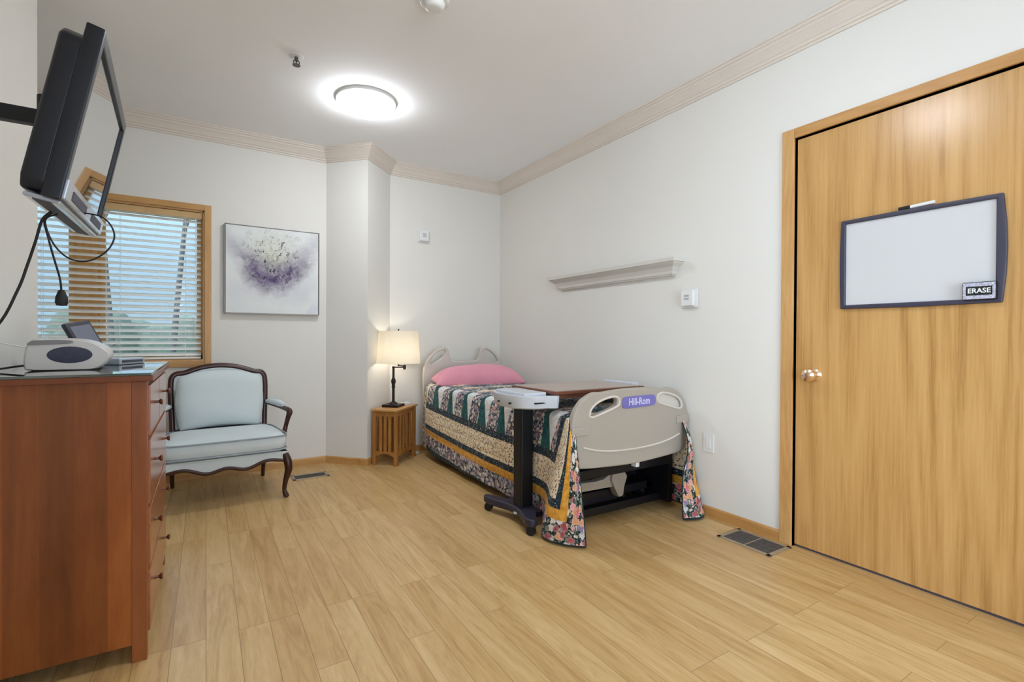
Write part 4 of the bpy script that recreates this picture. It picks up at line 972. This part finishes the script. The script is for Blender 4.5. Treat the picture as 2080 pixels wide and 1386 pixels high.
qo.modifiers.new('sub', 'SUBSURF').render_levels = 1; qo.modifiers['sub'].levels = 1

# pillow
V = []; F = []; nu, nv = 36, 20
for side_ in (1, -1):
    for j in range(nv+1):
        for i in range(nu+1):
            u, v = -1+2*i/nu, -1+2*j/nv
            pin = 1-.04*(1-abs(u)**2)*abs(v)**6
            x = u*.425*(1-.06*(1-v*v)*abs(u)**6); y = v*.165*pin
            th = .140*((1-abs(u)**3.2)*(1-abs(v)**2.6))**.62
            zb = .0
            z_ = th*1.08+.030 if side_ > 0 else .030-min(th*.5, .028)
            z_ += .006*math.sin(5*u+2*v)*(1-u*u)*(1-v*v)*(side_ > 0)
            V.append((x, y, z_))
m_ = (nu+1)*(nv+1)
for s_ in (0, 1):
    for j in range(nv):
        for i in range(nu):
            q = s_*m_+j*(nu+1)+i; F.append((q, q+1, q+nu+2, q+nu+1))
bd = [i for i in range(nu+1)]+[j*(nu+1)+nu for j in range(1, nv+1)]+[nv*(nu+1)+i for i in range(nu-1, -1, -1)]+[j*(nu+1) for j in range(nv-1, 0, -1)]
for i in range(len(bd)): F.append((bd[i], bd[(i+1) % len(bd)], m_+bd[(i+1) % len(bd)], m_+bd[i]))
b = B(); b.quads(V, F); bmesh.ops.remove_doubles(b.bm, verts=b.bm.verts[:], dist=.0005)
tag(b.build('pillow', M['duvet_pink'], ang=80, loc=(2.150, 4.02, .676), rot=(math.radians(4), 0, math.radians(-13))), 'pink pillow at the head of the bed', 'pillow')

# ------------------------------------------------------------------ overbed table
ot = thing('overbed_table', 'wheeled overbed table with brown top and white plastic trays', 'overbed table', (1.63, 2.46, 0), math.radians(.6))
ZT = .799
# brown top
b = B(); b.box(.066, .80, -.225, .240, ZT-.022, ZT, .006, 3); tp = b.build('table_edge', M['table_edge'], ot)
B().box(.080, .786, -.212, .228, ZT-.0005, ZT+.0014).build('laminate', M['tabletop'], tp, smooth=False)
B().box(.10, .80, -.20, .22, ZT-.046, ZT-.022, .006).build('under_tray', M['table_edge'], ot)
# white moulded tray on the column side
so = smooth_loop([(.10, -.20), (.02, -.205), (-.06, -.19), (-.125, -.12), (-.145, .0), (-.135, .12), (-.09, .20), (.0, .225), (.10, .225)], 5)
so2 = [(x*.93+.006, y*.92) for x, y in so]; so3 = [(x*.97+.003, y*.97) for x, y in so]; so4 = [(x*.86+.012, y*.86) for x, y in so]
V = []; lay = [(ZT-.10, so2), (ZT-.092, so3), (ZT-.045, so), (ZT-.024, so), (ZT-.0225, so3), (ZT-.0225, so2), (ZT-.034, so4)]
for z_, s_ in lay: V += [(x, y, z_) for x, y in s_]
n_ = len(so); F = [(i*n_+j, (i+1)*n_+j, (i+1)*n_+(j+1) % n_, i*n_+(j+1) % n_) for i in range(len(lay)-1) for j in range(n_)]+[tuple(range(n_)), tuple(range((len(lay)-1)*n_, len(lay)*n_))]
b = B(); b.quads(V, F); tr = b.build('side_tray', M['tray_plastic'], ot, ang=40)
B().box(-.100, .058, -.15, .17, ZT-.036, ZT-.008, .007, 3).build('insert', M['tray_plastic'], tr)
for x, y in ((-.142, .06), (-.140, -.06)): B().ball((x, y, ZT-.070), (.010, .012, .006), 10).build('knob', M['rubber'], tr)
B().box(-.06, .06, -.202, -.192, ZT-.066, ZT-.058, .001).build('slot', M['rubber'], tr)
# tray at the wall end
so = smooth_loop([(.765, -.20), (.845, -.19), (.880, -.12), (.885, .02), (.875, .15), (.835, .22), (.765, .225)], 5)
V = []; so2 = [((x-.83)*.9+.83, y*.92) for x, y in so]
lay = [(ZT-.07, so2), (ZT-.055, so), (ZT-.028, so), (ZT-.0225, so2), (ZT-.038, [((x-.83)*.75+.83, y*.8) for x, y in so])]
for z_, s_ in lay: V += [(x, y, z_) for x, y in s_]
n_ = len(so); F = [(i*n_+j, (i+1)*n_+j, (i+1)*n_+(j+1) % n_, i*n_+(j+1) % n_) for i in range(len(lay)-1) for j in range(n_)]+[tuple(range(n_)), tuple(range((len(lay)-1)*n_, len(lay)*n_))]
b = B(); b.quads(V, F); t2 = b.build('side_tray', M['tray_plastic'], ot, ang=40)
B().box(.797, .862, -.12, .16, ZT-.040, ZT+.012, .008, 3).build('holder', M['tray_plastic'], t2)
# column and wheeled base
b = B(); b.box(-.048, .040, -.045, .045, .085, ZT-.09, .010, 3); b.build('column', M['black_metal'], ot)
b = B(); b.box(-.03, .20, -.05, .05, ZT-.11, ZT-.085, .004); b.box(.16, .78, -.03, .03, ZT-.066, ZT-.045, .004); b.build('support_arm', M['black_metal'], ot)
bp = smooth_loop([(-.115, .285), (-.075, .295), (-.035, .20), (.02, .085), (.06, .03), (.06, -.03), (.02, -.10), (-.035, -.18), (-.070, -.235), (-.108, -.225), (-.108, -.16), (-.075, -.06), (-.07, .06), (-.105, .18)], 4)
b = B(); b.plate(bp, .045, bev=.010, seg=3, M=Matrix(((1, 0, 0, 0), (0, 0, 1, 0), (0, 1, 0, .052), (0, 0, 0, 1)))); base = b.build('base', M['grey_metal'], ot)
b = B(); b.box(.03, .72, .14, .18, .060, .088, .006); b.box(.03, .72, -.13, -.09, .060, .088, .006); b.box(.0, .05, -.13, .18, .058, .09, .004); b.build('base_legs', M['grey_metal'], ot)
B().box(-.012, .012, -.002, .002, .066, .080, .001, M=Matrix.Translation((-.083, -.035, 0)) @ Matrix.Rotation(math.radians(105), 4, 'Z')).build('sticker', M['tray_plastic'], base)
for x, y in ((-.092, .262), (-.088, -.205), (.70, .16), (.70, -.11)):
    b = B(); Mw = Matrix.Translation((x, y, 0)) @ Matrix.Rotation(math.radians(35), 4, 'Z')
    b.cyl((-.013, 0, .027), (-.002, 0, .027), .027, bev=.004, M=Mw); b.cyl((.002, 0, .027), (.013, 0, .027), .027, bev=.004, M=Mw); b.box(-.006, .006, -.016, .012, .024, .060, .002, M=Mw)
    b.build('caster', M['rubber'], ot)

# ------------------------------------------------------------------ camera, world, view
cam = bpy.data.cameras.new('camera'); co = bpy.data.objects.new('camera', cam); COL.objects.link(co)
cam.sensor_width = 36; cam.lens = 991.055*36/2080; cam.clip_start = .02
yaw, pit, rl = .5599, -.0070, .0049
fw = Vector((math.sin(yaw)*math.cos(pit), math.cos(yaw)*math.cos(pit), math.sin(pit))); r0 = Vector((math.cos(yaw), -math.sin(yaw), 0)); u0 = r0.cross(fw)
rr = r0*math.cos(rl)+u0*math.sin(rl); uu = -r0*math.sin(rl)+u0*math.cos(rl)
co.matrix_world = Matrix(((rr.x, uu.x, -fw.x, 0), (rr.y, uu.y, -fw.y, 0), (rr.z, uu.z, -fw.z, 1.11), (0, 0, 0, 1)))
S.camera = co

SKY_H, SKY_Z, SKY_S = .40, 9.0, 4.7
wd = bpy.data.worlds.new('world'); S.world = wd; wd.use_nodes = True; nt = wd.node_tree; nt.nodes.clear()
out = nt.nodes.new('ShaderNodeOutputWorld'); bg = nt.nodes.new('ShaderNodeBackground'); tc = nt.nodes.new('ShaderNodeTexCoord')
def wm(op, a, b, clamp=False):
    n = nt.nodes.new('ShaderNodeMath'); n.operation = op; n.use_clamp = clamp
    for i, v in enumerate((a, b)):
        if isinstance(v, (int, float)): n.inputs[i].default_value = v
        else: nt.links.new(v, n.inputs[i])
    return n.outputs[0]
sp = nt.nodes.new('ShaderNodeSeparateXYZ'); nt.links.new(tc.outputs['Generated'], sp.inputs[0])
# pale blue sky, brighter overhead, boosted on the sun's side behind the camera as added room fill
zen = wm('POWER', wm('MAXIMUM', sp.outputs[2], 0), 2.4)
sun = wm('POWER', wm('MAXIMUM', wm('ADD', wm('MULTIPLY', sp.outputs[1], -.7), wm('MULTIPLY', sp.outputs[0], -.7)), 0), 1.2)
st = wm('ADD', wm('ADD', SKY_H, wm('MULTIPLY', zen, SKY_Z)), wm('MULTIPLY', sun, SKY_S))
mxc = nt.nodes.new('ShaderNodeMix'); mxc.data_type = 'RGBA'; nt.links.new(wm('MINIMUM', wm('MULTIPLY', sun, 2), 1), mxc.inputs[0])
mxc.inputs[6].default_value = (.52, .77, 1, 1); mxc.inputs[7].default_value = (.83, .95, 1.12, 1)
nt.links.new(mxc.outputs[2], bg.inputs[0]); nt.links.new(st, bg.inputs[1]); nt.links.new(bg.outputs[0], out.inputs[0])
for nm, loc, rot, sx_, sy_ in (('window_portal', ((WX0+WX1)/2, YW+.15, (WZ0+WZ1)/2), (-PI/2, 0, 0), WX1-WX0, WZ1-WZ0), ('window_portal', ((PX0+PX1)/2, YBK-.15, (PZ+.12)/2), (PI/2, 0, 0), PX1-PX0, PZ-.12), ('window_portal', (XL-.13, (LY0+LY1)/2, (LZ0+LZ1)/2), (0, -PI/2, 0), LZ1-LZ0, LY1-LY0)):
    la = bpy.data.lights.new(nm, 'AREA'); la.shape = 'RECTANGLE'; la.size = sx_; la.size_y = sy_; la.cycles.is_portal = True
    lo = bpy.data.objects.new(nm, la); COL.objects.link(lo); lo.location = loc; lo.rotation_euler = rot

S.view_settings.view_transform = 'Standard'; S.view_settings.look = 'None'; S.view_settings.exposure = 1.17; S.view_settings.gamma = 1; S.view_settings.use_curve_mapping = False
S.cycles.max_bounces = 8; S.cycles.diffuse_bounces = 4; S.cycles.adaptive_threshold = .05; S.cycles.transparent_max_bounces = 12
S.cycles.sample_clamp_indirect = 6
